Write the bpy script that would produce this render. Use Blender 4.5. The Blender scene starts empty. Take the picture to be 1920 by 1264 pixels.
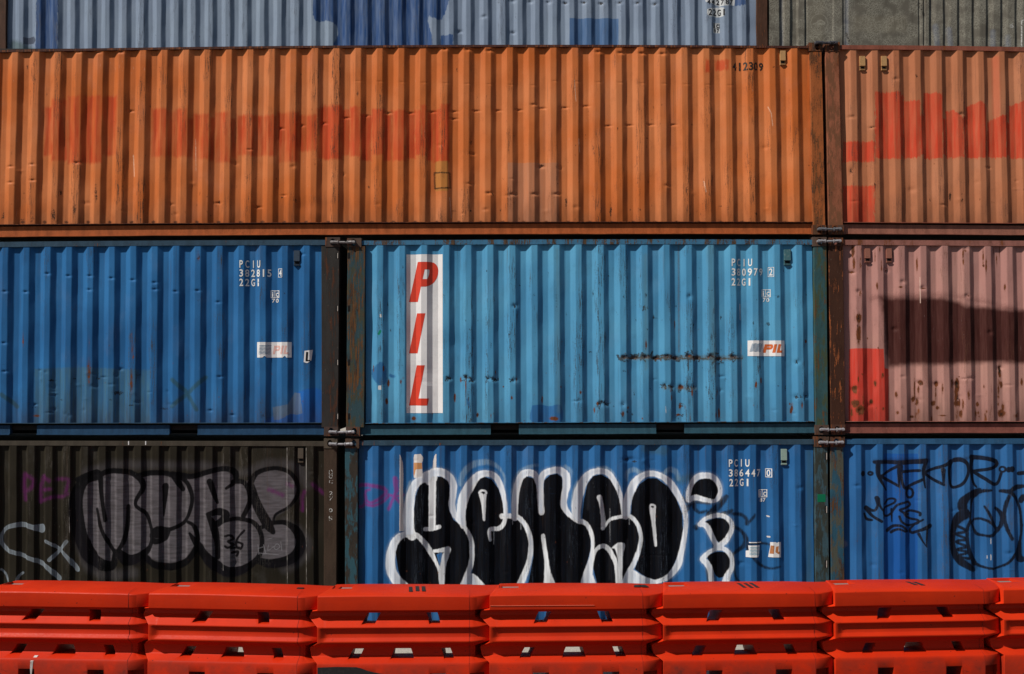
import bpy, bmesh, math, random
import numpy as np
from mathutils import Vector, Matrix, noise as mnoise

# ------------------------------------------------------------------ camera, light, exposure
scn = bpy.context.scene
COL = scn.collection
F, CX, CY = 1924.0, 960.0, 632.0          # focal length and centre in photo pixels
CAM_Z, CAM_D, TILT = 3.42, 13.0, math.radians(2.0)
cam_d = bpy.data.cameras.new("camera")
cam = bpy.data.objects.new("camera", cam_d)
COL.objects.link(cam)
cam.location = (0, -CAM_D, CAM_Z)
cam.rotation_euler = (math.radians(90) + TILT, 0, 0)
cam_d.sensor_width = 36
cam_d.lens = 36 * F / 1920
cam_d.clip_end = 3000
scn.camera = cam

SUN_EL, SUN_AZ = math.radians(44), math.radians(59)      # azimuth left of the wall's normal
sdir = Vector((-math.sin(SUN_AZ) * math.cos(SUN_EL), -math.cos(SUN_AZ) * math.cos(SUN_EL), math.sin(SUN_EL)))
sun_d = bpy.data.lights.new("sun", 'SUN')
sun_d.energy = 5.0
sun_d.angle = math.radians(0.5)
sun_d.color = (1.0, 0.93, 0.84)
sun = bpy.data.objects.new("sun", sun_d)
COL.objects.link(sun)
sun.rotation_euler = sdir.to_track_quat('Z', 'Y').to_euler()
sun.location = sdir * 60
world = bpy.data.worlds.new("World")
scn.world = world
world.use_nodes = True
wn = world.node_tree
sky = wn.nodes.new('ShaderNodeTexSky')
sky.sky_type = 'NISHITA'
sky.sun_disc = False
sky.sun_elevation = SUN_EL
sky.sun_rotation = math.atan2(sdir.x, sdir.y)
wn.links.new(sky.outputs[0], wn.nodes['Background'].inputs[0])
wn.nodes['Background'].inputs[1].default_value = 0.05
scn.view_settings.view_transform = 'Standard'
scn.view_settings.look = 'None'
scn.view_settings.gamma = 1
scn.view_settings.use_curve_mapping = False
scn.view_settings.exposure = -0.08
scn.cycles.use_denoising = True
scn.cycles.max_bounces = 6
random.seed(7)
RNG = np.random.default_rng(11)

# ------------------------------------------------------------------ geometry helpers
CT, ST = math.cos(TILT), math.sin(TILT)


def at(px, py, Y=0.0):
    """photo pixel -> world point on the upright plane at depth Y (works on arrays)"""
    dx = (np.asarray(px, float) - CX)
    dz = (CY - np.asarray(py, float))
    vy = F * CT - dz * ST
    vz = F * ST + dz * CT
    t = (Y + CAM_D) / vy
    return dx * t, np.zeros_like(dx) + Y, CAM_Z + vz * t


def atv(px, py, Y=0.0):
    a = at(px, py, Y)
    return Vector((float(a[0]), float(a[1]), float(a[2])))


def quad3(pts):
    """callable through 1, 2 or 3 (x, y) points"""
    if isinstance(pts, (int, float)):
        return lambda x: np.zeros_like(np.asarray(x, float)) + pts
    xs = [p[0] for p in pts]
    ys = [p[1] for p in pts]
    c = np.polyfit(xs, ys, len(pts) - 1)
    return lambda x: np.polyval(c, np.asarray(x, float))


def link(name, me, mat=None, parent=None, smooth=False):
    me.name = name
    o = bpy.data.objects.new(name, me)
    COL.objects.link(o)
    if mat is not None:
        if not me.materials:
            me.materials.append(mat)
    if smooth:
        me.polygons.foreach_set('use_smooth', [True] * len(me.polygons))
    if parent is not None:
        loc = parent.location
        me.transform(Matrix.Translation(-loc))
        o.parent = parent
    return o


def root(name, loc, label, cat, group=None):
    o = bpy.data.objects.new(name, None)
    COL.objects.link(o)
    o.location = loc
    o.empty_display_size = 0.2
    o['label'] = label
    o['category'] = cat
    if group:
        o['group'] = group
    return o


def from_bm(bm):
    me = bpy.data.meshes.new("m")
    bmesh.ops.recalc_face_normals(bm, faces=bm.faces)
    bm.to_mesh(me)
    bm.free()
    return me


def add_hexa(bm, f, b):
    """f, b: four front points and four back points in the same turning order"""
    vs = [bm.verts.new(p) for p in list(f) + list(b)]
    bm.faces.new(vs[0:4])
    bm.faces.new(vs[7:3:-1])
    for i in range(4):
        j = (i + 1) % 4
        bm.faces.new((vs[i], vs[i + 4], vs[j + 4], vs[j]))


def pbox(bm, x0t, x1t, x0b, x1b, yt, yb, y0, y1, Yp=0.0):
    pts = [atv(x0t, yt, Yp), atv(x1t, yt, Yp), atv(x1b, yb, Yp), atv(x0b, yb, Yp)]
    add_hexa(bm, [Vector((p.x, Yp + y0, p.z)) for p in pts], [Vector((p.x, Yp + y1, p.z)) for p in pts])


def strip(bm, x0, x1, ft, fb, y0, y1, Yp=0.0, n=24, jit=0.0, seed=0):
    """a bar along x between two height curves given in photo pixels"""
    xs = np.linspace(x0, x1, n)
    prev = None
    for i, x in enumerate(xs):
        j = jit * mnoise.noise(Vector((x * 0.02, seed, 0)))
        a, b = atv(x, float(ft(x)) , Yp), atv(x, float(fb(x)) + j, Yp)
        cur = [bm.verts.new((a.x, Yp + y0, a.z)), bm.verts.new((b.x, Yp + y0, b.z)),
               bm.verts.new((b.x, Yp + y1, b.z)), bm.verts.new((a.x, Yp + y1, a.z))]
        if prev:
            for k in range(4):
                m = (k + 1) % 4
                bm.faces.new((prev[k], prev[m], cur[m], cur[k]))
        else:
            bm.faces.new(cur)
        prev = cur
    bm.faces.new(prev[::-1])


def tube(bm, pts, r, n=10, cap=True):
    pts = [Vector(p) for p in pts]
    rs = r if isinstance(r, (list, tuple)) else [r] * len(pts)
    rings = []
    for i, p in enumerate(pts):
        d = (pts[min(i + 1, len(pts) - 1)] - pts[max(i - 1, 0)]).normalized()
        q = d.to_track_quat('Z', 'Y')
        rings.append([bm.verts.new(p + q @ Vector((math.cos(a) * rs[i], math.sin(a) * rs[i], 0)))
                      for a in [2 * math.pi * k / n for k in range(n)]])
    for a, b in zip(rings, rings[1:]):
        for k in range(n):
            bm.faces.new((a[k], a[(k + 1) % n], b[(k + 1) % n], b[k]))
    if cap:
        bm.faces.new(rings[0][::-1])
        bm.faces.new(rings[-1])


# ------------------------------------------------------------------ node helpers
class NT:
    def __init__(self, name, coat=0.0):
        self.m = bpy.data.materials.new(name)
        self.m.use_nodes = True
        self.t = self.m.node_tree
        self.b = self.t.nodes['Principled BSDF']
        self.tc = self.t.nodes.new('ShaderNodeTexCoord')

    def new(self, typ, **kw):
        n = self.t.nodes.new(typ)
        for k, v in kw.items():
            setattr(n, k, v)
        return n

    def put(self, sock, v):
        if isinstance(v, bpy.types.NodeSocket):
            self.t.links.new(v, sock)
        elif isinstance(v, (tuple, list)) and len(v) == 3 and sock.type == 'RGBA':
            sock.default_value = (*v, 1)
        else:
            sock.default_value = v

    def math(self, op, a, b=0.0, c=0.0, clamp=False):
        n = self.new('ShaderNodeMath', operation=op)
        n.use_clamp = clamp
        self.put(n.inputs[0], a)
        self.put(n.inputs[1], b)
        self.put(n.inputs[2], c)
        return n.outputs[0]

    def noise(self, scale=(1, 1, 1), s=5.0, detail=4.0, rough=0.55, seed=0.0, dist=0.0):
        mp = self.new('ShaderNodeMapping')
        self.t.links.new(self.tc.outputs['Object'], mp.inputs[0])
        mp.inputs['Scale'].default_value = scale
        mp.inputs['Location'].default_value = (seed * 3.7, seed * 1.3, seed * 5.1)
        n = self.new('ShaderNodeTexNoise')
        self.t.links.new(mp.outputs[0], n.inputs['Vector'])
        n.inputs['Scale'].default_value = s
        n.inputs['Detail'].default_value = detail
        n.inputs['Roughness'].default_value = rough
        n.inputs['Distortion'].default_value = dist
        return n.outputs['Fac']

    def ramp(self, v, lo, hi, a=0.0, b=1.0, smooth=True):
        n = self.new('ShaderNodeMapRange')
        n.interpolation_type = 'SMOOTHSTEP' if smooth else 'LINEAR'
        self.put(n.inputs['Value'], v)
        n.inputs['From Min'].default_value = lo
        n.inputs['From Max'].default_value = hi
        n.inputs['To Min'].default_value = a
        n.inputs['To Max'].default_value = b
        return n.outputs['Result']

    def mix(self, fac, a, b, mode='MIX'):
        n = self.new('ShaderNodeMix', data_type='RGBA', blend_type=mode)
        self.put(n.inputs[0], fac)
        self.put(n.inputs[6], a)
        self.put(n.inputs[7], b)
        return n.outputs[2]

    def attr(self, name):
        return self.new('ShaderNodeAttribute', attribute_name=name).outputs['Fac']

    def bump(self, h, strength, dist=0.004, prev=None):
        n = self.new('ShaderNodeBump')
        n.inputs['Strength'].default_value = strength
        n.inputs['Distance'].default_value = dist
        self.put(n.inputs['Height'], h)
        if prev is not None:
            self.t.links.new(prev, n.inputs['Normal'])
        return n.outputs[0]

    def done(self, color, rough=0.6, spec=0.3, metal=0.0, normal=None):
        self.put(self.b.inputs['Base Color'], color)
        self.put(self.b.inputs['Roughness'], rough)
        self.put(self.b.inputs['Specular IOR Level'], spec)
        self.put(self.b.inputs['Metallic'], metal)
        if normal is not None:
            self.t.links.new(normal, self.b.inputs['Normal'])
        return self.m


DARK_RUST = (0.045, 0.02, 0.012)
RUST = (0.19, 0.06, 0.022)


def panel_mat(name, base, layers=(), seed=0, fade=None, scratch=0.5, specks=0.5, rust_lo=0.4, grime=0.5, crackle=0.0,
              scratch_col=(0.03, 0.028, 0.03), pale=0.35, gloss=0.09, runs=0.45):
    """old container paint: fading, streaks, sprayed or brushed layers, chips on the crests, rust near the foot"""
    n = NT(name)
    fade = fade or tuple(min(1, c * 1.15 + 0.02) for c in base)
    big = n.noise(s=0.9, detail=3, seed=seed)
    strk = n.noise((14, 14, 0.35), s=1.6, detail=5, seed=seed + 1)
    c = n.mix(n.ramp(big, 0.35, 0.7), base, fade)
    c = n.mix(n.ramp(strk, 0.52, 0.75, 0, 0.30), c, tuple(x * 0.55 for x in base))
    fine = n.noise((1, 1, 1), s=55, detail=5, seed=seed + 2)
    c = n.mix(n.ramp(fine, 0.55, 0.8, 0, 0.18), c, tuple(x * 0.5 for x in base))
    blot = n.noise((1.6, 1.6, 1.0), s=4.5, detail=6, rough=0.7, seed=seed + 12)
    c = n.mix(n.ramp(blot, 0.52, 0.72, 0, 0.22), c, tuple(x * 0.45 + 0.012 for x in base))
    # chalked, sun-bleached patches
    ch = n.noise((1.2, 1, 0.7), s=2.6, detail=5, rough=0.6, seed=seed + 42)
    c = n.mix(n.ramp(ch, 0.55, 0.75, 0, 0.16), c, tuple(min(1, x * 0.75 + 0.12) for x in base))
    # painted layers, each a signed distance stored on the mesh
    for L in layers:
        d = n.attr(L['attr'])
        rag = L.get('rag', 0.6)
        rn = n.noise(L.get('rs', (1, 1, 1)), s=L.get('rf', 40), detail=3, seed=seed + 3)
        d2 = n.math('ADD', d, n.math('MULTIPLY', n.math('SUBTRACT', rn, 0.5), rag * 2))
        s = L.get('soft', 0.7)
        f = n.ramp(d2, -s, s) if 'lo' not in L else n.ramp(d2, L['lo'], 1.0)
        ov = L.get('op', 1.0)
        var = L.get('var', 0.15)
        vn = n.noise(L.get('vs', (30, 30, 2)), s=2.0, detail=5, seed=seed + 4)
        f = n.math('MULTIPLY', f, n.ramp(vn, 0.3, 0.7, ov * (1 - var), min(1, ov * (1 + var * 0.5))))
        if 'rim' in L:      # chalk-like strokes: thinner paint in the middle, denser at the rim
            k = n.ramp(d, 0.0, L['rim'], 1.0, 0.78)
            f = n.math('MULTIPLY', f, k)
        c = n.mix(f, c, L['col'])
    v = n.attr('v')
    # rusty water runs coming down from the top rail
    rn0 = n.noise((30, 30, 0.55), s=2.2, detail=5, rough=0.62, seed=seed + 40)
    ra = n.noise((2.2, 2, 0.5), s=1.6, detail=2, seed=seed + 41)
    f = n.math('MULTIPLY', n.math('MULTIPLY', n.ramp(rn0, 0.53, 0.70), n.ramp(ra, 0.45, 0.65)), n.ramp(v, 0.85, 0.0, 0.15, 1.0))
    c = n.mix(n.math('MULTIPLY', f, runs), c, (0.075, 0.045, 0.028))
    crest = n.attr('crest')
    # dirt gathering at the foot and under the rail
    gn = n.noise((5, 5, 1.2), s=2.5, detail=5, seed=seed + 5)
    g = n.math('MULTIPLY', n.ramp(n.math('ADD', v, n.math('MULTIPLY', gn, 0.35)), 0.95, 1.33), grime)
    c = n.mix(g, c, (0.035, 0.022, 0.016))
    # long chips and scrapes on the outer folds
    sc = n.noise((26, 26, 1.7), s=3.0, detail=6, rough=0.68, seed=seed + 6)
    sc2 = n.noise((1, 1, 1), s=70, detail=3, seed=seed + 7)
    area = n.noise((1.4, 1.4, 0.8), s=1.8, detail=2, seed=seed + 8)
    rib = n.noise((3.3, 3, 0.30), s=1.0, detail=1, seed=seed + 18)
    msk = n.math('MULTIPLY', n.math('MULTIPLY', n.ramp(crest, 0.15, 0.9), n.ramp(area, 0.42, 0.60)), n.ramp(rib, 0.40, 0.56))
    s1 = n.math('ADD', sc, n.math('MULTIPLY', n.math('SUBTRACT', sc2, 0.5), 0.32))
    f = n.math('MULTIPLY', n.ramp(s1, 0.54, 0.585), n.math('MULTIPLY', msk, min(1.0, scratch * 1.35)))
    c = n.mix(f, c, scratch_col)
    # pale rubbed lines
    pn = n.noise((46, 46, 2.6), s=3.0, detail=4, rough=0.6, seed=seed + 9)
    pa = n.noise(s=1.1, detail=2, seed=seed + 10)
    f = n.math('MULTIPLY', n.math('MULTIPLY', n.ramp(pn, 0.69, 0.73), n.ramp(pa, 0.45, 0.65)), pale)
    c = n.mix(f, c, tuple(min(1, x * 0.6 + 0.35) for x in base))
    # small dark nicks scattered over the whole sheet
    nk = n.noise((1.0, 1, 0.55), s=30, detail=4, rough=0.6, seed=seed + 30)
    na = n.noise(s=1.3, detail=3, seed=seed + 31)
    f = n.math('MULTIPLY', n.ramp(nk, 0.715, 0.745), n.ramp(na, 0.38, 0.55))
    c = n.mix(n.math('MULTIPLY', f, 0.85), c, scratch_col)
    # horizontal scuffs, where something dragged along the folds
    hk = n.noise((3.0, 3, 40), s=2.4, detail=5, rough=0.65, seed=seed + 32)
    f = n.math('MULTIPLY', n.math('MULTIPLY', n.ramp(hk, 0.67, 0.71), n.ramp(crest, 0.5, 0.95)), 0.55)
    c = n.mix(f, c, tuple(x * 0.3 + 0.01 for x in base))
    # rust spots
    vo = n.new('ShaderNodeTexVoronoi')
    mp = n.new('ShaderNodeMapping')
    n.t.links.new(n.tc.outputs['Object'], mp.inputs[0])
    mp.inputs['Scale'].default_value = (1, 1, 0.7)
    mp.inputs['Location'].default_value = (seed, seed, seed)
    n.t.links.new(mp.outputs[0], vo.inputs['Vector'])
    vo.inputs['Scale'].default_value = 9
    sp = n.math('ADD', vo.outputs['Distance'], n.math('MULTIPLY', n.math('SUBTRACT', n.noise(s=60, detail=4, seed=seed), 0.5), 0.25))
    rn_ = n.noise(s=1.7, detail=3, seed=seed + 11)
    where = n.ramp(n.math('ADD', rn_, n.math('MULTIPLY', v, 0.25)), 0.62, 0.80)
    f = n.math('MULTIPLY', n.math('MULTIPLY', n.ramp(sp, 0.10, 0.05), where), specks)
    rcol = n.mix(fine, DARK_RUST, RUST)
    c = n.mix(f, c, rcol)
    # rust where the mesh says so
    rd = n.attr('rust')
    rn2 = n.noise((1, 1, 0.45), s=34, detail=6, rough=0.7, seed=seed + 13)
    rr = n.math('ADD', n.math('MULTIPLY', rd, 1.1), n.math('MULTIPLY', n.math('SUBTRACT', rn2, 0.5), 1.7))
    f = n.math('MULTIPLY', n.ramp(rr, 0.40, 0.58), n.ramp(rd, 0.03, 0.14))
    c = n.mix(f, c, n.mix(n.ramp(rn2, 0.4, 0.66), DARK_RUST, RUST))
    f2 = n.math('MULTIPLY', n.ramp(rd, 0.08, 0.6), 0.45)
    c = n.mix(f2, c, n.mix(0.5, RUST, DARK_RUST))
    # dark scuffs
    kd = n.attr('scuff')
    kn = n.noise((1.3, 1, 0.8), s=36, detail=7, rough=0.78, seed=seed + 14, dist=1.5)
    f = n.ramp(n.math('ADD', n.math('MULTIPLY', kd, 0.85), n.math('MULTIPLY', n.math('SUBTRACT', kn, 0.5), 2.6)), 0.50, 0.68)
    f = n.math('MULTIPLY', f, n.ramp(kd, 0.04, 0.16))
    c = n.mix(n.math('MULTIPLY', f, 0.92), c, (0.018, 0.015, 0.012))
    if crackle:
        vc = n.new('ShaderNodeTexVoronoi', feature='DISTANCE_TO_EDGE')
        mp2 = n.new('ShaderNodeMapping')
        n.t.links.new(n.tc.outputs['Object'], mp2.inputs[0])
        wob = n.noise(s=9, detail=4, seed=seed + 20, dist=2.0)
        cv = n.new('ShaderNodeVectorMath', operation='SCALE')
        n.t.links.new(mp2.outputs[0], cv.inputs[0])
        cv.inputs['Scale'].default_value = 1.0
        ad = n.new('ShaderNodeVectorMath', operation='ADD')
        n.t.links.new(cv.outputs[0], ad.inputs[0])
        cmb = n.new('ShaderNodeCombineXYZ')
        w2 = n.math('MULTIPLY', wob, 0.25)
        for i in range(3):
            n.t.links.new(w2, cmb.inputs[i])
        n.t.links.new(cmb.outputs[0], ad.inputs[1])
        n.t.links.new(ad.outputs[0], vc.inputs['Vector'])
        vc.inputs['Scale'].default_value = 27
        f = n.ramp(vc.outputs['Distance'], 0.16, 0.05)
        f = n.math('MULTIPLY', f, n.ramp(n.noise(s=5, detail=3, seed=seed + 21), 0.34, 0.58))
        c = n.mix(n.math('MULTIPLY', f, crackle), c, (0.42, 0.41, 0.34))
    bw = n.noise((1, 1, 0.6), s=3.5, detail=2, seed=seed + 15)
    nb = n.bump(bw, 0.5, 0.012)
    nb = n.bump(fine, 0.25, 0.0015, nb)
    rough = n.ramp(fine, 0.3, 0.7, 0.46, 0.60)
    return n.done(c, rough, gloss, 0, nb)


def frame_mat(name, base, rust=0.5, seed=0, rustcol=RUST, dark=(0.03, 0.02, 0.016), second=None):
    """steel frame members: paint flaking to rust in long vertical or horizontal flakes"""
    n = NT(name)
    a = n.noise((3, 3, 1.0), s=3.0, detail=7, rough=0.68, seed=seed)
    b = n.noise((22, 22, 1.6), s=2.2, detail=6, rough=0.65, seed=seed + 1)
    fine = n.noise(s=60, detail=5, seed=seed + 2)
    c = n.mix(n.ramp(a, 0.35, 0.7), base, tuple(x * 0.62 for x in base))
    if second:
        c = n.mix(n.ramp(n.noise((4, 4, 1.2), s=3.4, detail=5, rough=0.65, seed=seed + 3), 0.47, 0.56), c, second)
    mask = n.math('ADD', n.math('MULTIPLY', a, 0.55), n.math('MULTIPLY', b, 0.45))
    mask = n.math('ADD', mask, n.math('MULTIPLY', n.math('SUBTRACT', fine, 0.5), 0.16))
    lo = 0.72 - 0.42 * rust
    c = n.mix(n.ramp(mask, lo, lo + 0.045), c, n.mix(n.ramp(b, 0.4, 0.62), dark, rustcol))
    c = n.mix(n.ramp(fine, 0.5, 0.8, 0, 0.4), c, dark)
    c = n.mix(n.ramp(n.noise((40, 40, 6), s=3, detail=4, seed=seed + 5), 0.70, 0.74, 0, 0.5), c, (0.42, 0.36, 0.28))
    nb = n.bump(mask, 0.6, 0.006)
    nb = n.bump(fine, 0.35, 0.002, nb)
    return n.done(c, n.ramp(fine, 0.3, 0.7, 0.55, 0.8), 0.14, 0, nb)


def flat_mat(name, col, rough=0.6, worn=0.2, wcol=None, seed=0, spec=0.3, metal=0.0, s=40):
    n = NT(name)
    a = n.noise(s=s, detail=5, rough=0.65, seed=seed)
    c = n.mix(n.ramp(a, 0.5, 0.7, 0, worn), col, wcol or tuple(x * 0.4 for x in col))
    return n.done(c, rough, spec, metal, n.bump(a, 0.2, 0.002))


def ink_mat(name, col, chip=0.5, seed=0):
    """stencilled or stuck-on lettering that has partly flaked off, letting the panel show through"""
    n = NT(name)
    a = n.noise((1, 1, 1), s=38, detail=6, rough=0.7, seed=seed)
    b = n.noise((30, 30, 2), s=2, detail=5, seed=seed + 1)
    c = n.mix(n.ramp(b, 0.4, 0.7, 0, 0.3), col, tuple(x * 0.6 for x in col))
    m = n.done(c, 0.55, 0.3)
    if chip:
        tr = n.new('ShaderNodeBsdfTransparent')
        mx = n.new('ShaderNodeMixShader')
        lo = 0.72 - 0.16 * chip
        n.put(mx.inputs[0], n.ramp(a, lo, lo + 0.03))
        n.t.links.new(n.b.outputs[0], mx.inputs[1])
        n.t.links.new(tr.outputs[0], mx.inputs[2])
        n.t.links.new(mx.outputs[0], n.t.nodes['Material Output'].inputs[0])
    return m


# ------------------------------------------------------------------ paint shapes (photo pixels)
def conv(org, pts):
    ox, oy, s = org
    return [(ox + p[0] / s, oy + p[1] / s) for p in pts]


def smooth_line(pts, ws, n=5):
    if len(pts) < 3:
        return pts, ws
    P = [pts[0]] + list(pts) + [pts[-1]]
    W = [ws[0]] + list(ws) + [ws[-1]]
    op, ow = [], []
    for i in range(1, len(P) - 2):
        for k in range(n):
            t = k / n
            q = []
            for c in range(2):
                a, b, d, e = P[i - 1][c], P[i][c], P[i + 1][c], P[i + 2][c]
                q.append(0.5 * (2 * b + (d - a) * t + (2 * a - 5 * b + 4 * d - e) * t * t + (3 * b - a - 3 * d + e) * t ** 3))
            op.append(tuple(q))
            ow.append(W[i] * (1 - t) + W[i + 1] * t)
    op.append(pts[-1])
    ow.append(ws[-1])
    return op, ow


def sd_stroke(X, Y, D, pts, w, curve=True):
    ws = list(w) if isinstance(w, (list, tuple)) else [w] * len(pts)
    if len(ws) < len(pts):
        ws = list(np.interp(np.linspace(0, 1, len(pts)), np.linspace(0, 1, len(ws)), ws))
    if curve:
        pts, ws = smooth_line(pts, ws)
    mw = max(ws) + 22
    for (p, q, a, b) in zip(pts, pts[1:], ws, ws[1:]):
        x0, x1 = min(p[0], q[0]) - mw, max(p[0], q[0]) + mw
        y0, y1 = min(p[1], q[1]) - mw, max(p[1], q[1]) + mw
        m = np.nonzero((X > x0) & (X < x1) & (Y > y0) & (Y < y1))[0]
        if not len(m):
            continue
        dx, dy = q[0] - p[0], q[1] - p[1]
        L = dx * dx + dy * dy + 1e-9
        t = np.clip(((X[m] - p[0]) * dx + (Y[m] - p[1]) * dy) / L, 0, 1)
        d = np.hypot(X[m] - p[0] - t * dx, Y[m] - p[1] - t * dy)
        D[m] = np.maximum(D[m], a + (b - a) * t - d)


def sd_poly(X, Y, D, pts, curve=False):
    if curve:
        cl = list(pts) + [pts[0]]
        pts, _ = smooth_line(cl, [1] * len(cl), 4)
        pts = pts[:-1]
    P = np.array(pts)
    lo, hi = P.min(0) - 22, P.max(0) + 22
    m = np.nonzero((X > lo[0]) & (X < hi[0]) & (Y > lo[1]) & (Y < hi[1]))[0]
    if not len(m):
        return
    x, y = X[m], Y[m]
    ins = np.zeros(len(m), bool)
    dist = np.full(len(m), 1e9)
    for i in range(len(P)):
        (ax, ay), (bx, by) = P[i], P[(i + 1) % len(P)]
        c = ((ay > y) != (by > y)) & (x < (bx - ax) * (y - ay) / (by - ay + 1e-12) + ax)
        ins ^= c
        dx, dy = bx - ax, by - ay
        t = np.clip(((x - ax) * dx + (y - ay) * dy) / (dx * dx + dy * dy + 1e-9), 0, 1)
        dist = np.minimum(dist, np.hypot(x - ax - t * dx, y - ay - t * dy))
    D[m] = np.maximum(D[m], np.where(ins, dist, -dist))


def eval_shapes(X, Y, shapes):
    D = np.full(len(X), -20.0)
    for s in shapes:
        k = s[0]
        if k == 's':
            sd_stroke(X, Y, D, s[1], s[2])
        elif k == 'l':
            sd_stroke(X, Y, D, s[1], s[2], curve=False)
        elif k == 'p':
            sd_poly(X, Y, D, s[1])
        elif k == 'c':
            sd_poly(X, Y, D, s[1], True)
        elif k == 'cut':      # take a polygon away
            E = np.full(len(X), -20.0)
            sd_poly(X, Y, E, s[1])
            D[:] = np.minimum(D, -E)
    return np.clip(D, -20, 20)


def S(org, pts, w):
    s = org[2]
    return ('s', conv(org, pts), [v / s for v in w] if isinstance(w, (list, tuple)) else w / s)


def P(org, pts, curve=True):
    return ('c' if curve else 'p', conv(org, pts))


def R(x0, y0, x1, y1):
    return ('p', [(x0, y0), (x1, y0), (x1, y1), (x0, y1)])


# ------------------------------------------------------------------ the corrugated side panel
class Panel:
    """knots: (x at the top edge, x at the foot, depth behind the crest plane); top/foot: curves in photo pixels"""

    def __init__(self, knots, top, foot, Y=0.0, dents=()):
        self.k = np.array(sorted(knots))
        self.top, self.foot, self.Y, self.dents = top, foot, Y, list(dents)
        r_ = random.Random(int(top(900)) * 7 + int(self.k[0][0]))
        y0_, y1_ = float(top(900)), float(foot(900))
        for _ in range(9):      # broad pressed-in areas
            self.dents.append((r_.uniform(-50, 1950), r_.uniform(y0_ + 70, y1_ - 30), r_.uniform(14, 38), r_.uniform(12, 34), r_.uniform(0.004, 0.010)))
        self.ytm = float(top(900))
        self.ybm = float(foot(900))

    def xt(self, px, py):
        """where a pixel lies along the top edge, undoing the lean of the ribs"""
        v = np.clip((py - self.top(px)) / (self.foot(px) - self.top(px)), -0.1, 1.1)
        x = np.asarray(px, float).copy()
        for _ in range(3):
            xb = np.interp(x, self.k[:, 0], self.k[:, 1])
            x = x + (px - ((1 - v) * x + v * xb))
        return x

    def dentf(self, px, py):
        d = np.zeros_like(np.asarray(px, float))
        for (x, y, sx, sy, a) in self.dents:
            m = (np.abs(px - x) < 3.2 * sx) & (np.abs(py - y) < 3.2 * sy)
            if np.any(m):
                d = d + np.where(m, a * np.exp(-((px - x) / sx) ** 2 - ((py - y) / sy) ** 2), 0)
        return d

    def depth(self, px, py):
        px, py = np.asarray(px, float), np.asarray(py, float)
        return np.interp(self.xt(px, py), self.k[:, 0], self.k[:, 2]) + self.dentf(px, py) + self.wave(px, py)

    def wave(self, px, py):
        """gentle pressing-out between the ribs"""
        u = self.ytm * 0.37
        return (0.0022 * np.sin(px * 0.021 + u) * np.sin(py * 0.033 + u) + 0.0013 * np.sin(px * 0.083 + py * 0.06)
                + 0.0016 * np.sin(px * 0.0437 - py * 0.0211 + u) * np.sin(px * 0.0119 + py * 0.047))

    def lines(self, x0, x1):
        out = []
        for a, b, d in self.k:
            if x0 - 8 < a < x1 + 8:
                ta, fb = float(self.top(a)), float(self.foot(b))
                out.append(((a, ta), (b, fb)))
        return out

    def build(self, name, layers, mat, parent, rust=(), scuff=(), step=1.25, vstep=1.35):
        xs = []
        K = self.k
        for i in range(len(K) - 1):
            a, b = K[i], K[i + 1]
            w = b[0] - a[0]
            fine = -20 < a[0] < 1940
            n = max(1, int(round(w / step))) if fine else max(1, int(round(w / 9)))
            for j in range(n):
                t = j / n
                xs.append(a * (1 - t) + b * t)
        xs.append(K[-1])
        xs = np.array(xs)
        y0, y1 = float(self.top(900)), float(self.foot(900))
        nv = max(4, int(round((y1 - y0) / vstep)))
        v = np.linspace(0, 1, nv + 1)
        V, I = np.meshgrid(v, np.arange(len(xs)), indexing='ij')
        XT, XB, DP = xs[I, 0], xs[I, 1], xs[I, 2]
        PX = XT * (1 - V) + XB * V
        PY = self.top(PX) * (1 - V) + self.foot(PX) * V
        PX = PX + 0.42 * np.sin(PX * 0.157 + PY * 0.041 + y0) * np.sin(PY * 0.029 + PX * 0.013) * np.sin(np.pi * np.clip(V, 0, 1)) ** 0.5
        PX, PY, V, DP = PX.ravel(), PY.ravel(), V.ravel(), DP.ravel()
        dep = DP + self.dentf(PX, PY) + self.wave(PX, PY)
        wx, wy, wz = at(PX, PY, self.Y)
        co = np.stack([wx, self.Y + dep, wz], 1)
        ny, nx = nv + 1, len(xs)
        idx = np.arange(ny * nx).reshape(ny, nx)
        q = np.stack([idx[:-1, :-1], idx[1:, :-1], idx[1:, 1:], idx[:-1, 1:]], -1).reshape(-1, 4)
        me = bpy.data.meshes.new(name)
        me.vertices.add(len(co))
        me.vertices.foreach_set('co', co.ravel())
        me.loops.add(q.size)
        me.loops.foreach_set('vertex_index', q.ravel())
        me.polygons.add(len(q))
        me.polygons.foreach_set('loop_start', np.arange(0, q.size, 4))
        me.polygons.foreach_set('loop_total', np.full(len(q), 4))
        me.update(calc_edges=True)

        def put(nm, arr):
            at_ = me.attributes.new(nm, 'FLOAT', 'POINT')
            at_.data.foreach_set('value', np.asarray(arr, np.float32))
        put('v', V)
        mx = max(1e-6, K[:, 2].max())
        put('crest', 1 - DP / mx)
        for L in layers:
            if L.get('reuse'):
                continue
            put(L['attr'], eval_shapes(PX, PY, L['shapes']))
        rr = np.zeros(len(PX))
        for (x, y, sx, sy, a) in rust:
            m = (np.abs(PX - x) < 3 * sx) & (np.abs(PY - y) < 3 * sy)
            rr[m] = np.maximum(rr[m], a * np.exp(-((PX[m] - x) / sx) ** 2 - ((PY[m] - y) / sy) ** 2))
        put('rust', rr)
        kk = np.zeros(len(PX))
        for (x, y, sx, sy, a) in scuff:
            m = (np.abs(PX - x) < 3 * sx) & (np.abs(PY - y) < 3 * sy)
            kk[m] = np.maximum(kk[m], a * np.exp(-((PX[m] - x) / sx) ** 2 - ((PY[m] - y) / sy) ** 2))
        put('scuff', kk)
        return link(name, me, mat, parent)

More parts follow.
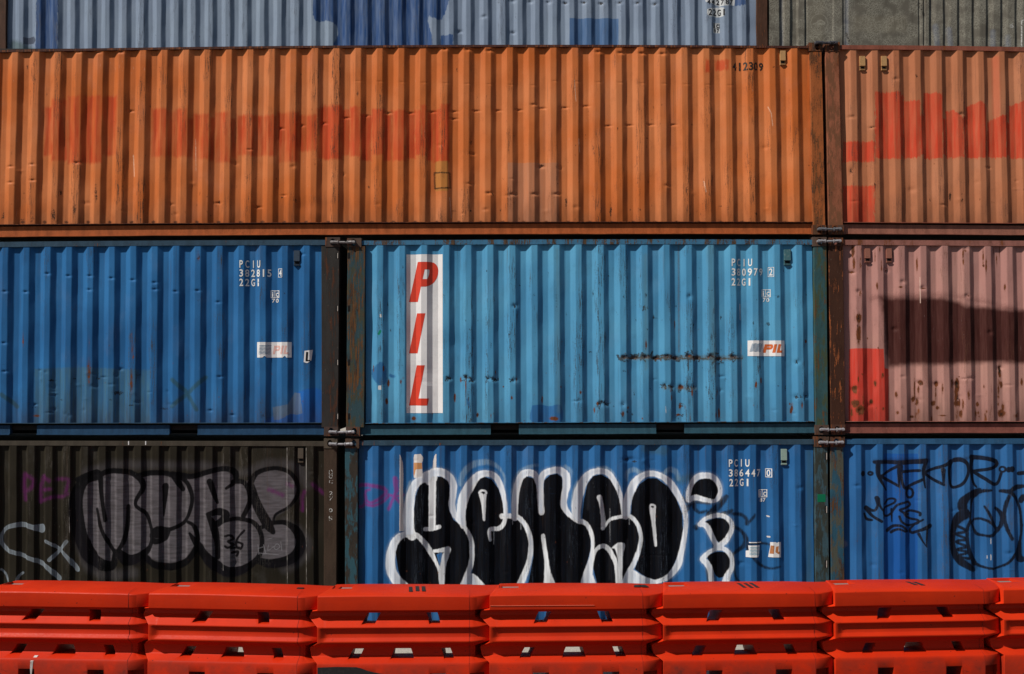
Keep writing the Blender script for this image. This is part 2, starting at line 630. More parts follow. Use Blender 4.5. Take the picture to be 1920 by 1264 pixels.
    def decal(self, name, polys, mat, parent, off=0.003, label=None):
        """flat outlines in photo pixels, cut along the folds and laid on the panel"""
        bm = bmesh.new()
        for pl in polys:
            if hasattr(pl, 'vertices'):
                base = len(bm.verts)
                bm.from_mesh(pl)
            else:
                try:
                    bm.faces.new([bm.verts.new((p[0], p[1], 0)) for p in pl])
                except ValueError:
                    pass
        xs = [v.co.x for v in bm.verts]
        for (a, b) in self.lines(min(xs), max(xs)):
            dx, dy = b[0] - a[0], b[1] - a[1]
            bmesh.ops.bisect_plane(bm, geom=bm.verts[:] + bm.edges[:] + bm.faces[:], plane_co=(a[0], a[1], 0),
                                   plane_no=(dy, -dx, 0), dist=1e-4)
        ys = [v.co.y for v in bm.verts]
        y = math.floor(min(ys)) + 8
        while y < max(ys):
            bmesh.ops.bisect_plane(bm, geom=bm.verts[:] + bm.edges[:] + bm.faces[:], plane_co=(0, y, 0), plane_no=(0, 1, 0), dist=1e-4)
            y += 8
        px = np.array([v.co.x for v in bm.verts])
        py = np.array([v.co.y for v in bm.verts])
        d = self.depth(px, py)
        wx, wy, wz = at(px, py, self.Y)
        for i, v in enumerate(bm.verts):
            v.co = (wx[i], self.Y + d[i] - off, wz[i])
        for f in bm.faces:
            f.normal_update()
            if f.normal.y > 0:
                f.normal_flip()
        me = bpy.data.meshes.new(name)
        bm.to_mesh(me)
        bm.free()
        o = link(name, me, mat, parent)
        if label:
            o['label'] = label
        return o


# ------------------------------------------------------------------ lettering
_font_cache = {}


def glyph(ch, bold=0.0):
    key = (ch, bold)
    if key not in _font_cache:
        cu = bpy.data.curves.new("t", 'FONT')
        cu.body = ch
        cu.size = 1
        cu.offset = bold
        cu.resolution_u = 4
        ob = bpy.data.objects.new("t", cu)
        COL.objects.link(ob)
        bpy.context.view_layer.update()
        me = bpy.data.meshes.new_from_object(ob.evaluated_get(bpy.context.evaluated_depsgraph_get()))
        bpy.data.objects.remove(ob)
        co = np.array([v.co[:] for v in me.vertices]) if len(me.vertices) else np.zeros((1, 3))
        _font_cache[key] = (co, [list(p.vertices) for p in me.polygons])
    return _font_cache[key]


def letters(specs):
    """specs: (char, x0, y0, x1, y1[, slant]) boxes in photo pixels -> one flat mesh in pixel space"""
    bm = bmesh.new()
    for s in specs:
        ch, x0, y0, x1, y1 = s[:5]
        rot = s[5] if len(s) > 5 else 0
        co, faces = glyph(ch, 0.02)
        mn, mx = co.min(0), co.max(0)
        w, h = max(mx[0] - mn[0], 1e-6), max(mx[1] - mn[1], 1e-6)
        if ch in '1I':
            cx = (x0 + x1) / 2
            wd = (x1 - x0) * (0.26 if ch == 'I' else 0.40)
            x0, x1 = cx - wd / 2, cx + wd / 2
        vs = []
        for c in co:
            u, v = (c[0] - mn[0]) / w, (c[1] - mn[1]) / h
            if rot == 90:       # letters turned to read downwards
                X, Y = x0 + v * (x1 - x0), y0 + u * (y1 - y0)
            else:
                X, Y = x0 + u * (x1 - x0), y1 - v * (y1 - y0)
            vs.append(bm.verts.new((X, Y, 0)))
        for f in faces:
            try:
                bm.faces.new([vs[i] for i in f])
            except ValueError:
                pass
    me = bpy.data.meshes.new("letters")
    bm.to_mesh(me)
    bm.free()
    return me


def row(txt, x0, y0, h, w, pitch):
    out = []
    for i, ch in enumerate(txt):
        if ch != ' ':
            out.append((ch, x0 + i * pitch, y0, x0 + i * pitch + w, y0 + h))
    return out


def code_rows(panel, parent, rows, mat=None):
    for r_ in rows:
        panel.decal('lettering', [letters(r_)], mat or M_WHITE, parent, 0.0035)


def ring_rect(x0, y0, x1, y1, t):
    return [[(x0, y0), (x1, y0), (x1, y0 + t), (x0, y0 + t)], [(x0, y1 - t), (x1, y1 - t), (x1, y1), (x0, y1)],
            [(x0, y0 + t), (x0 + t, y0 + t), (x0 + t, y1 - t), (x0, y1 - t)], [(x1 - t, y0 + t), (x1, y0 + t), (x1, y1 - t), (x1 - t, y1 - t)]]


# ------------------------------------------------------------------ container frame parts
def casting(parent, x0, x1, y0, y1, mat, hole=0.5, Y=0.0, front=-0.024):
    """ISO corner fitting: thick block with an oval eye opened through its face"""
    bm = bmesh.new()
    a, b = atv(x0, y0, Y), atv(x1, y1, Y)
    cx, cz = a.x + (b.x - a.x) * hole, (a.z + b.z) / 2
    rx, rz = 0.034, 0.044
    N = 24
    outer, inner, innerb = [], [], []
    fy = Y + front
    x_l, x_r, z_t, z_b = a.x, b.x, a.z, b.z
    for k in range(N):
        t = 2 * math.pi * k / N
        c, s = math.cos(t), math.sin(t)
        m = 1 / max(abs(c), abs(s))
        ox = cx + (x_r - cx if c > 0 else cx - x_l) * c * m
        oz = cz + (z_t - cz) * s * m
        outer.append(bm.verts.new((ox, fy, oz)))
        inner.append(bm.verts.new((cx + rx * c, fy, cz + rz * s)))
        innerb.append(bm.verts.new((cx + rx * c, fy + 0.07, cz + rz * s)))
    for k in range(N):
        j = (k + 1) % N
        bm.faces.new((outer[k], outer[j], inner[j], inner[k]))
        bm.faces.new((inner[k], inner[j], innerb[j], innerb[k]))
    bm.faces.new(innerb)
    back = [bm.verts.new((v.co.x, Y + 0.14, v.co.z)) for v in outer]
    for k in range(N):
        j = (k + 1) % N
        bm.faces.new((outer[j], outer[k], back[k], back[j]))
    bm.faces.new(back[::-1])
    # the eye stays a hole of its own
    o = link('corner_casting', from_bm(bm), mat, parent)
    return (cx, fy, cz)


def vent(panel, parent, cx, y0, y1, mat, w=11, label=None):
    """little pressed hood over the air holes, open at its foot"""
    cy = (y0 + y1) / 2
    Y = panel.Y
    a, b = atv(cx - w / 2, y0, Y), atv(cx + w / 2, y1, Y)
    d = float(panel.depth(np.array([cx]), np.array([cy]))[0]) + Y
    bm = bmesh.new()
    prof = [(0.0, 0.0), (0.02, -0.030), (0.70, -0.034), (0.72, -0.012), (0.90, -0.012), (0.92, -0.03), (1.0, -0.026), (1.0, 0.0)]
    rows = []
    for (v, y) in prof:
        z = a.z + (b.z - a.z) * v
        rows.append([bm.verts.new((a.x, d + 0.0, z)), bm.verts.new((a.x + 0.004, d + y, z)), bm.verts.new((b.x - 0.004, d + y, z)), bm.verts.new((b.x, d + 0.0, z))])
    for r0, r1 in zip(rows, rows[1:]):
        for k in range(3):
            bm.faces.new((r0[k], r1[k], r1[k + 1], r0[k + 1]))
    bmesh.ops.remove_doubles(bm, verts=bm.verts, dist=1e-5)
    o = link('vent', from_bm(bm), mat, parent)
    if label:
        o['label'] = label
    bm = bmesh.new()
    z0, z1 = a.z + (b.z - a.z) * 0.73, a.z + (b.z - a.z) * 0.88
    add_hexa(bm, [(a.x + 0.012, d - 0.015, z0), (b.x - 0.012, d - 0.015, z0), (b.x - 0.012, d - 0.015, z1), (a.x + 0.012, d - 0.015, z1)],
             [(a.x + 0.012, d - 0.010, z0), (b.x - 0.012, d - 0.010, z0), (b.x - 0.012, d - 0.010, z1), (a.x + 0.012, d - 0.010, z1)])
    g = bpy.data.objects.new('vent_slot', from_bm(bm))
    g.data.materials.append(M_BLACK)
    COL.objects.link(g)
    g.data.transform(Matrix.Translation(-parent.location))
    g.parent = o


def shell(parent, x0, x1, zt, zb, Y, mat, depth=2.40, gap=0.09):
    """floor, roof, end walls and far wall behind the visible side"""
    bm = bmesh.new()
    f = [(x0, Y + gap, zt), (x1, Y + gap, zt), (x1, Y + gap, zb), (x0, Y + gap, zb)]
    b = [(x0, Y + depth, zt), (x1, Y + depth, zt), (x1, Y + depth, zb), (x0, Y + depth, zb)]
    add_hexa(bm, f, b)
    return link('box_body', from_bm(bm), mat, parent)


def std_knots(kt, kb, n0, n1, ends, depth=0.038, flat=0.13, slope=0.245):
    """regular trapezoid ribs; kt, kb give the crest centre of rib k on the top and on the foot edge"""
    K = []
    for k in range(n0, n1 + 1):
        for o, d in ((-flat - slope, depth), (-flat, 0.0), (flat, 0.0), (flat + slope, depth)):
            K.append((float(kt(k + o)), float(kb(k + o)), d))
    (lt, lb), (rt, rb) = ends
    K = [q for q in K if lt + 1 < q[0] < rt - 1]
    return [(lt, lb, depth)] + K + [(rt, rb, depth)]


def rdents(n, box, amp=0.010, seed=0, sx=(3, 7), sy=(1.5, 4)):
    r = random.Random(seed)
    return [(r.uniform(box[0], box[2]), r.uniform(box[1], box[3]), r.uniform(*sx), r.uniform(*sy), r.choice((1, 1, -0.6)) * r.uniform(0.4, 1) * amp) for _ in range(n)]


M_BLACK = flat_mat('black_void', (0.006, 0.006, 0.007), 0.9, 0.1)
M_WHITE = ink_mat('white_stencil_paint', (0.72, 0.74, 0.74), 0.55, seed=2)
M_WHITE_FAINT = ink_mat('thin_white_stencil', (0.45, 0.45, 0.43), 1.3, seed=5)
M_VINYL = flat_mat('white_vinyl', (0.70, 0.70, 0.71), 0.5, 0.18, (0.42, 0.41, 0.42), seed=3, s=12)
M_REDV = flat_mat('red_vinyl', (0.60, 0.045, 0.02), 0.5, 0.25, (0.3, 0.03, 0.02), seed=4, s=14)
M_ORNV = flat_mat('orange_vinyl', (0.55, 0.12, 0.03), 0.5, 0.2, seed=4)
M_PALEO = flat_mat('washed_pink_vinyl', (0.68, 0.42, 0.38), 0.5, 0.2, seed=4)
M_BLUV = flat_mat('blue_vinyl', (0.06, 0.16, 0.27), 0.5, 0.2, seed=4)
M_BLKT = ink_mat('black_stencil_paint', (0.02, 0.015, 0.012), 0.8, seed=8)
M_STEEL = flat_mat('galvanised_steel', (0.30, 0.30, 0.32), 0.42, 0.6, (0.10, 0.09, 0.09), seed=6, spec=0.5, metal=0.25)
M_STEELD = flat_mat('dark_greasy_steel', (0.07, 0.07, 0.08), 0.35, 0.6, (0.3, 0.3, 0.33), seed=6, spec=0.5, metal=0.4)
M_TAN = flat_mat('tan_hood', (0.42, 0.24, 0.10), 0.6, 0.5, (0.15, 0.09, 0.05), seed=9)

ORG = {}
A_ = (720, 840, 4.8625)
B_ = (900, 840, 4.8625)
C_ = (1100, 840, 4.8625)
D_ = (1280, 840, 4.8625)
H_ = (500, 840, 4.8625)
G_ = (0, 840, 4.8625)
L_ = (0, 810, 2.784)
R_ = (1420, 810, 2.784)
X5 = (560, 430, 3.0)
X6 = (1280, 430, 3.0)
X4 = (0, 430, 3.0)
Z3 = (1280, 0, 2.7484)


# ------------------------------------------------------------------ one stacked container
CLAMP_AT = {}


def container(name, label, panel, rail_b, sill_t, sill_b, mats, posts, castings, layers, rust=(), scuff=(), group=None,
              rail_y=-0.004, pockets=(), x_ext=None, Y=0.0, body=None, sill_gap=0.034, lip=True, ztop_px=None):
    """rail_b/sill_*: height curves in photo pixels; the top rail runs from panel.top down from rail_b"""
    x0, x1 = x_ext
    zt = atv(960, float(rail_b(960)), Y).z
    zb = atv(960, float(sill_b(960)), Y).z
    wx0, wx1 = atv(x0, 640, Y).x, atv(x1, 640, Y).x
    r = root(name, Vector(((wx0 + wx1) / 2, Y, zb)), label, 'shipping container', group)
    panel.build('side_panel', layers, mats['panel'], r, rust, scuff)
    bm = bmesh.new()
    strip(bm, x0 + 6, x1 - 6, rail_b, lambda x: panel.top(x) + 0.6, rail_y, 0.06, Y, 40, 0.5, int(x0) % 50)
    link('top_rail', from_bm(bm), mats['rail'], r)
    # bottom rail, broken by the fork pockets
    segs, a = [], x0 + 6
    for (p0, p1) in pockets:
        segs.append((a, p0))
        a = p1
    segs.append((a, x1 - 6))
    bm = bmesh.new()
    for (a, b) in segs:
        strip(bm, a, b, sill_t, sill_b, sill_gap, 0.11, Y, max(3, int((b - a) / 40)), 0.9, 3)
        if lip:
            strip(bm, a, b, lambda x: sill_b(x) - 1.4, lambda x: sill_b(x) + 0.4, sill_gap - 0.018, sill_gap + 0.003, Y, max(3, int((b - a) / 40)), 0.9, 3)
    link('bottom_rail', from_bm(bm), mats['sill'], r)
    # the panel's own folded foot, just proud of the rail below it
    bm = bmesh.new()
    strip(bm, float(panel.k[0][1]), float(panel.k[-1][1]), lambda x: panel.foot(x) - 0.2, lambda x: panel.foot(x) + 0.9, -0.004, 0.05, Y, 30, 0.5, 9)
    link('panel_flange', from_bm(bm), mats['rail'], r)
    for (p0, p1) in pockets:
        bm = bmesh.new()
        y_t, y_b = float(sill_t(p0)), float(sill_b(p0)) - 1.5
        a, b = atv(p0, y_t, Y), atv(p1, y_b, Y)
        f = [Vector((a.x, Y + sill_gap + 0.004, a.z)), Vector((b.x, Y + sill_gap + 0.004, a.z)), Vector((b.x, Y + sill_gap + 0.004, b.z)), Vector((a.x, Y + sill_gap + 0.004, b.z))]
        bk = [Vector((p.x, Y + 0.7, p.z)) for p in f]
        vs = [bm.verts.new(p) for p in f + bk]
        bm.faces.new(vs[4:8])
        for i in range(4):
            j = (i + 1) % 4
            bm.faces.new((vs[i], vs[j], vs[j + 4], vs[i + 4]))
        me = bpy.data.meshes.new('forklift_pocket')
        bm.to_mesh(me)
        bm.free()
        link('forklift_pocket', me, M_BLACK, r)
    for (q, mt) in posts:
        bm = bmesh.new()
        xlt, xrt, xlb, xrb, yt, yb = q
        n = 14
        prev = None
        for i in range(n + 1):
            v = i / n
            jx = 0.5 * mnoise.noise(Vector((v * 5, xlt, 1)))
            xa, xb, yy = xlt + (xlb - xlt) * v + jx, xrt + (xrb - xrt) * v + jx, yt + (yb - yt) * v
            a, b = atv(xa, yy, Y), atv(xb, yy, Y)
            e = 0.004
            cur = [bm.verts.new(p) for p in ((a.x, Y + 0.12, a.z), (a.x, Y - 0.012, a.z), (a.x + e, Y - 0.016, a.z), (b.x - e, Y - 0.016, b.z), (b.x, Y - 0.012, b.z), (b.x, Y + 0.12, b.z))]
            if prev:
                for k in range(6):
                    m = (k + 1) % 6
                    bm.faces.new((prev[k], prev[m], cur[m], cur[k]))
            prev = cur
        link('corner_post', from_bm(bm), mt, r)
    for c in castings:
        p = casting(r, c[0], c[1], c[2], c[3], mats['cast'], c[4], Y)
        CLAMP_AT[(round(c[0]), round(c[2]))] = p
    ex0, ex1 = atv(x0 + 3, 640, Y).x, atv(x1 - 3, 640, Y).x
    shell(r, ex0, ex1, zt - 0.02, zb + 0.05, Y, body or mats['rail'])
    return r


BODY = flat_mat('dark_inner_steel', (0.02, 0.018, 0.016), 0.8, 0.4)

# ---- orange forty-foot container, third layer -----------------------------------------------
tx = quad3([(0, 28.4), (16, 671.5), (36, 1489)])
bx = quad3([(0, 19.8), (16, 668.5), (36, 1494.5)])
oy = quad3([(0, 97.6), (760, 88.4), (1516, 90)])
of = quad3([(0, 421), (640, 417), (1520, 416)])
otop = quad3([(0, 94), (760, 84.8), (1516, 86.5)])
pan = Panel(std_knots(tx, bx, -7, 36, ((-238, -246), (1519, 1525))), oy, of, 0.0,
            rdents(26, (5, 270, 1500, 405), 0.010, 3) +
            [(640 + v / 2.7484 + 3, y, 6, 1.7, 0.012) for v, y in ((18, 220), (118, 216), (235, 211), (350, 211), (462, 209), (575, 208), (575, 222), (690, 207), (800, 206), (910, 205), (1030, 202), (1145, 201), (1255, 198), (1370, 235), (1480, 234), (1590, 233), (1705, 233))] +
            [(640 + v / 2.7484, 205 - 9, 5, 2.2, 0.012) for v in (990,)] +
            [(671.5 + 41 * i, 152 + (i * 37 % 9), 5.5, 1.2, 0.004) for i in range(0, 18)] +
            [(640 + v / 2.7484, y, 6, 2.5, 0.015) for v, y in ((530, 92), (650, 93), (762, 95), (1325, 97), (1440, 99), (1550, 100), (1655, 101), (760, 362), (885, 364), (995, 364), (1110, 364), (1030, 312))] +
            [(v / 2.7484, y, 6, 2.0, 0.012) for v, y in ((1445, 240), (1550, 234), (1665, 230), (670, 207), (50, 312), (160, 308), (50, 342), (165, 338), (395, 305), (1120, 380), (1330, 388), (500, 98), (400, 97), (620, 98))])
O = (0, 0, 2.7484)
redband = [R(97, 186, 125, 300), R(125, 180, 150, 306), R(150, 179, 190, 305), R(190, 180, 218, 290), R(80, 200, 98, 290),
           R(283, 203, 312, 293), R(312, 208, 328, 292), R(328, 203, 350, 294), R(350, 222, 362, 294), R(362, 213, 392, 297), R(392, 220, 402, 300), R(402, 210, 432, 304), R(432, 222, 442, 296),
           R(442, 214, 470, 290), R(470, 216, 520, 292), R(520, 210, 560, 303), R(560, 215, 595, 282), R(595, 204, 606, 296), R(606, 196, 640, 298)]
redband2 = [R(600, 200, 640, 297), R(640, 204, 655, 290), R(655, 200, 676, 292), R(676, 214, 696, 300), R(696, 204, 720, 290), R(720, 214, 734, 300), R(734, 206, 760, 300), R(760, 210, 778, 296), R(778, 206, 790, 290), R(790, 197, 800, 292), R(800, 209, 812, 300), R(812, 205, 826, 303), R(826, 195, 843, 303)]
lay = [dict(attr='red_a', col=(0.46, 0.06, 0.016), op=0.84, soft=4.0, rag=5, rs=(2.5, 2, .5), rf=16, var=0.6, vs=(8, 8, 1), shapes=redband),
       dict(attr='red_b', col=(0.48, 0.06, 0.018), op=0.96, soft=3.0, rag=6, rs=(2.5, 2, .5), rf=18, var=0.45, vs=(8, 8, 1), shapes=redband2 + [R(1323, 112, 1331, 135), R(1341, 112, 1368, 131)]),
       dict(attr='ghost', col=(0.42, 0.20, 0.12), op=0.6, soft=1.0, rag=0.8, var=0.2, shapes=[R(952, 305, 1048, 417)]),
       dict(attr='scar', col=(0.42, 0.17, 0.04), op=0.9, soft=1.2, rag=1.6, shapes=[R(816, 302, 840, 358)]),
       dict(attr='mark', col=(0.05, 0.028, 0.012), op=0.9, soft=0.8, rag=1.6, rf=70, var=0.3, shapes=[
           ('l', [(814, 323), (843, 324), (844, 352), (815, 353), (814, 323)], 1.5)]),
       dict(attr='rub', col=(0.72, 0.42, 0.28), op=0.85, soft=0.5, rag=1.0, rf=60, shapes=[
           ('l', [(1440, 200), (1446, 212), (1449, 236)], 0.8), ('l', [(1320, 340), (1324, 360)], 1.0), ('l', [(843, 370), (846, 408)], 0.7),
           ('l', [(248, 290), (250, 330)], 1.0), ('l', [(365, 260), (366, 320)], 0.6), ('l', [(1077, 150), (1080, 190)], 0.7), ('l', [(1085, 260), (1087, 285)], 0.7)])]
rust = [(r_, 416, 5, 3.5, 0.7) for r_ in range(40, 1510, 41)]
scuff = [(v / 2.7484, y / 2.7484, sx, sy, a) for v, y, sx, sy, a in ((165, 1130, 5, 12, .7), (275, 1110, 6, 16, .9), (385, 1080, 5, 14, .8), (495, 1000, 4, 26, .8), (1125, 1040, 3, 5, 1), (310, 990, 2, 8, .9), (10, 1110, 4, 10, .8), (110, 1130, 8, 5, .7), (1450, 1015, 2, 3, 1), (415, 265, 6, 2, .9), (505, 268, 8, 2, .9), (620, 265, 8, 2, .9))]
scuff += [(640 + v / 2.7484, y / 2.7484, sx, sy, a) for v, y, sx, sy, a in ((140, 962, 3, 3, 1), (665, 1085, 3, 3, 1), (580, 1085, 6, 2, .8), (530, 248, 10, 2, .8), (645, 250, 8, 2, .8), (770, 255, 6, 2, .8), (1160, 1040, 3, 14, .9), (1390, 1080, 3, 16, 1), (1035, 850, 5, 3, .9), (780, 1000, 3, 4, .8), (820, 1080, 3, 4, .8), (1490, 1080, 2, 3, .9), (1540, 1080, 2, 4, .8), (1010, 790, 3, 12, .6))]
scuff += [(1280 + v / 2.7484, y / 2.7484, sx, sy, a) for v, y, sx, sy, a in ((50, 640, 3, 2, .9), (195, 1060, 5, 1.4, 1), (380, 1100, 3, 4, 1), (65, 1030, 2, 2, .8), (470, 345, 4, 2, .9), (655, 850, 2, 2, .8))]
scuff += [(RNG.uniform(5, 1510), RNG.uniform(110, 410), RNG.uniform(1.2, 3.2), RNG.uniform(2, 9), RNG.uniform(.5, .8)) for _ in range(70)]
m_or = dict(panel=panel_mat('orange_paint', (0.49, 0.122, 0.027), lay, 1, (0.58, 0.195, 0.072), 0.7, 0.5, grime=0.55, scratch_col=(0.10, 0.045, 0.025), pale=0.6),
            rail=frame_mat('shadow_dark_rail_paint', (0.07, 0.025, 0.018), 0.5, 2), sill=frame_mat('orange_sill_paint', (0.44, 0.115, 0.035), 0.12, 3),  # rail near-black: the shadow line beneath it is put into its colour
            cast=frame_mat('brown_casting', (0.11, 0.055, 0.03), 0.6, 4))
m_orp = frame_mat('orange_post', (0.34, 0.10, 0.03), 0.50, 5, (0.16, 0.06, 0.02))
c_or = container('shipping_container', 'long orange container with a faded red band, above the two blue ones', pan,
                 otop, quad3([(0, 424.5), (640, 419.8), (1520, 419)]), quad3([(0, 443.6), (640, 439.2), (1524, 438)]), m_or,
                 [((1518, 1540, 1524, 1547, 96, 424), m_orp), ((-263, -238, -270, -246, 100, 428), m_orp)],
                 [(1516, 1541.5, 81, 96.6, 0.62), (1522.5, 1548, 422.5, 440, 0.52), (-268, -242, 92, 110, 0.5), (-274, -248, 428, 446, 0.5)], lay, rust, scuff, x_ext=(-264, 1546), body=BODY)
pan.decal('lettering', [letters([(c, 1374 + i * 10.0, 116 + i * 0.1, 1382 + i * 10.0, 131.5) for i, c in enumerate('412309')])], M_BLKT, c_or)
vent(pan, c_or, 1468.5, 94, 121, M_TAN)
bm = bmesh.new()
for i in range(5):
    pass
bm.free()

# ---- salmon container, right of the orange one ----------------------------------------------
kx = quad3([(0, 1600), (4, 1760), (8, 1917)])
kb = quad3([(0, 1604.5), (4, 1766), (8, 1925)])
ty = quad3([(1580, 92), (1750, 93.4), (1920, 96)])
fy = quad3([(1585, 416.5), (1920, 418.5)])
pan = Panel(std_knots(kx, kb, 0, 20, ((1572, 1578), (2425, 2428))), ty, fy, 0.0, rdents(8, (1600, 300, 1920, 400), 0.010, 5) +
            [(1597, 219, 6, 3, .012), (1636, 239, 5, 2, .012), (1680, 148, 5, 3, .012), (1712, 355, 6, 5, .01), (1803, 214, 5, 3, .012), (1597, 320, 4, 8, .012)])
lay = [dict(attr='red_a', col=(0.50, 0.055, 0.025), op=0.94, soft=1.5, rag=7, rs=(4, 4, .8), rf=18, var=0.35, vs=(12, 12, 1.2), shapes=[
    R(1582, 265, 1640, 303), R(1582, 348, 1640, 417), R(1641, 172, 1690, 297), R(1688, 178, 1696, 292), R(1695, 188, 1726, 295), R(1733, 174, 1768, 297), R(1724, 215, 1736, 290),
    ('p', [(1774, 208), (1790, 206), (1808, 222), (1808, 294), (1776, 296)]), ('p', [(1814, 200), (1838, 189), (1850, 196), (1850, 296), (1812, 296)]),
    ('p', [(1853, 228), (1866, 222), (1888, 214), (1888, 296), (1853, 294)]), ('p', [(1894, 198), (1930, 186), (1930, 297), (1894, 296)]), R(1808, 218, 1814, 290), R(1888, 230, 1896, 290), R(1768, 222, 1776, 290)]),
    dict(attr='red_f', col=(0.50, 0.10, 0.05), op=0.5, soft=4, rag=3, shapes=[('l', [(1868, 110), (1870, 215)], 6)])]
m_sa = dict(panel=panel_mat('salmon_paint', (0.41, 0.150, 0.072), lay, 21, (0.45, 0.185, 0.098), 0.5, 0.7, grime=0.5, scratch_col=(0.10, 0.05, 0.04), gloss=0.06),
            rail=frame_mat('salmon_rail', (0.26, 0.085, 0.055), 0.35, 22), sill=frame_mat('salmon_sill', (0.32, 0.13, 0.09), 0.18, 23),
            cast=frame_mat('rusty_casting', (0.09, 0.05, 0.035), 0.55, 24))
m_sap = frame_mat('salmon_post', (0.30, 0.105, 0.055), 0.40, 25, second=(0.17, 0.07, 0.035))
scuff = [(1280 + v / 2.7484, y / 2.7484, sx, sy, a) for v, y, sx, sy, a in ((870, 880, 4, 9, .9), (990, 955, 3, 8, .9), (1385, 1010, 3, 12, 1), (1440, 1030, 3, 4, .9), (1205, 390, 3, 5, 1), (975, 655, 5, 2, .9), (1440, 1000, 3, 2, .8), (1280, 1030, 2, 6, .8), (880, 600, 3, 6, .6), (905, 650, 2, 6, .8))]
c_sa = container('shipping_container', 'salmon container with ragged red repaint patches, right of the long orange one', pan,
                 quad3([(1580, 84.8), (1750, 86), (1920, 88.5)]), quad3([(1585, 420), (1920, 422.5)]), quad3([(1585, 437.6), (1920, 440)]), m_sa,
                 [((1547, 1572, 1553, 1580, 96, 424), m_sap), ((2425, 2450, 2428, 2452, 96, 424), m_sap)],
                 [(1546, 1574, 80, 96.6, 0.42), (1552.5, 1581, 422.5, 440, 0.40), (2424, 2450, 92, 110, .5), (2427, 2452, 424, 442, .5)], lay, (), scuff, x_ext=(1547.5, 2452), body=BODY)
for cx in (1618, 1658.5):
    vent(pan, c_sa, cx, 104, 131, M_TAN)

# ---- royal blue container, middle layer left ------------------------------------------------
kx = quad3([(0, 10), (7, 290), (14, 575)])
kb = quad3([(0, 5.5), (7, 287.5), (14, 574.5)])
ty = quad3([(0, 463), (320, 460), (600, 459)])
fy = quad3([(0, 793.4), (600, 792.6)])
dn = [(v / 3, 430 + y / 3, 5, 2.2, .013) for v, y in ((265, 250), (383, 262), (503, 262), (625, 275), (745, 285), (868, 300), (870, 338), (985, 350), (1110, 345), (500, 340), (25, 350), (143, 352), (1225, 410), (1180, 1020), (1305, 1045), (25, 800), (1235, 830), (1700, 140), (20, 640))]
dn += rdents(26, (60, 690, 330, 780), 0.012, 8)
pan = Panel(std_knots(kx, kb, -6, 14, ((-232, -232), (603, 602))), ty, fy, 0.0, dn)
lay = [dict(attr='teal', col=(0.060, 0.135, 0.17), op=0.55, soft=2.5, rag=3, var=0.5, shapes=[('p', [(62, 692), (150, 688), (281, 694), (281, 794), (62, 794)])]),
       dict(attr='bright', col=(0.015, 0.11, 0.42), op=0.75, soft=2.5, rag=1.5, shapes=[('c', [(556, 735), (600, 731), (603, 794), (500, 794), (510, 782), (545, 775)])]),
       dict(attr='grey', col=(0.13, 0.18, 0.24), op=0.7, soft=0.9, rag=1.5, shapes=[('p', [(551, 736), (562, 738), (567, 775), (556, 778), (545, 776), (524, 787), (512, 788), (510, 764), (540, 758)])]),
       dict(attr='green', col=(0.03, 0.07, 0.05), op=0.6, soft=2.2, rag=1, shapes=[('l', [(322, 712), (345, 732), (368, 768)], 4), ('l', [(384, 708), (350, 738), (322, 762)], 4), ('s', [(2, 740), (16, 750), (30, 763)], 4)])]
rust = [(v / 3, 430 + y / 3, sx, sy, a * 0.72) for v, y, sx, sy, a in ((500, 800, 5, 30, .75), (745, 680, 4, 26, .6), (740, 860, 4, 30, .75), (130, 620, 2, 18, .7), (200, 1050, 8, 3, .9), (740, 600, 2, 12, .5), (600, 690, 2, 10, .4), (500, 640, 2.5, 30, .4), (1115, 150, 4, 16, .5))]
scuff = [(v / 3, 430 + y / 3, sx, sy, a) for v, y, sx, sy, a in ((290, 850, 8, 3, .9), (410, 840, 8, 2, .8), (545, 840, 8, 3, .8), (660, 920, 12, 5, 1), (620, 960, 6, 3, .7), (740, 990, 8, 3, .8), (920, 1010, 10, 4, .8), (185, 1000, 8, 2, .8), (345, 960, 8, 3, .7), (775, 820, 10, 2, .7), (1115, 160, 6, 14, .7), (1475, 1050, 6, 6, .7), (1605, 830, 6, 8, .5), (1600, 360, 3, 4, .7), (1735, 600, 2, 10, .7), (1115, 400, 5, 3, .7), (1605, 740, 4, 20, .45), (870, 320, 6, 6, .5))]
m_rb = dict(panel=panel_mat('royal_blue_paint', (0.020, 0.105, 0.27), lay, 31, (0.03, 0.15, 0.36), 0.8, 0.5, grime=0.7, scratch_col=(0.05, 0.055, 0.065), pale=0.3, gloss=0.06),
            rail=frame_mat('dull_blue_rail', (0.035, 0.075, 0.12), 0.3, 32), sill=frame_mat('dark_blue_sill', (0.02, 0.07, 0.15), 0.10, 33),
            cast=frame_mat('dark_brown_casting', (0.075, 0.05, 0.042), 0.35, 34))
m_rbp = frame_mat('black_brown_post', (0.035, 0.032, 0.030), 0.45, 35, (0.075, 0.03, 0.016))
c_rb = container('shipping_container', 'dark blue container with half-torn white sticker, left of the light blue container', pan,
                 quad3([(0, 453.8), (320, 451), (600, 450)]), quad3([(0, 798), (600, 797)]), quad3([(0, 815.2), (600, 815)]), m_rb,
                 [((603, 637, 603.5, 634, 462, 801), m_rbp), ((-260, -232, -262, -232, 462, 800), m_rbp)],
                 [(610.5, 637.8, 445.4, 463.2, 0.5), (608, 634.5, 800, 817.5, 0.5), (-264, -238, 446, 464, .5), (-266, -240, 800, 818, .5)], lay, rust, scuff,
                 pockets=((16, 67), (316, 369)), x_ext=(-262, 634), body=BODY)
LT = [(448, 488), (448, 505.5), (448, 523)]
code_rows(pan, c_rb, [row('PCIU', 449, 488, 14, 6.5, 10.8), row('382815', 449, 505, 14, 6.8, 10.4), row('22G1', 449, 522.5, 14, 7, 10.4)])
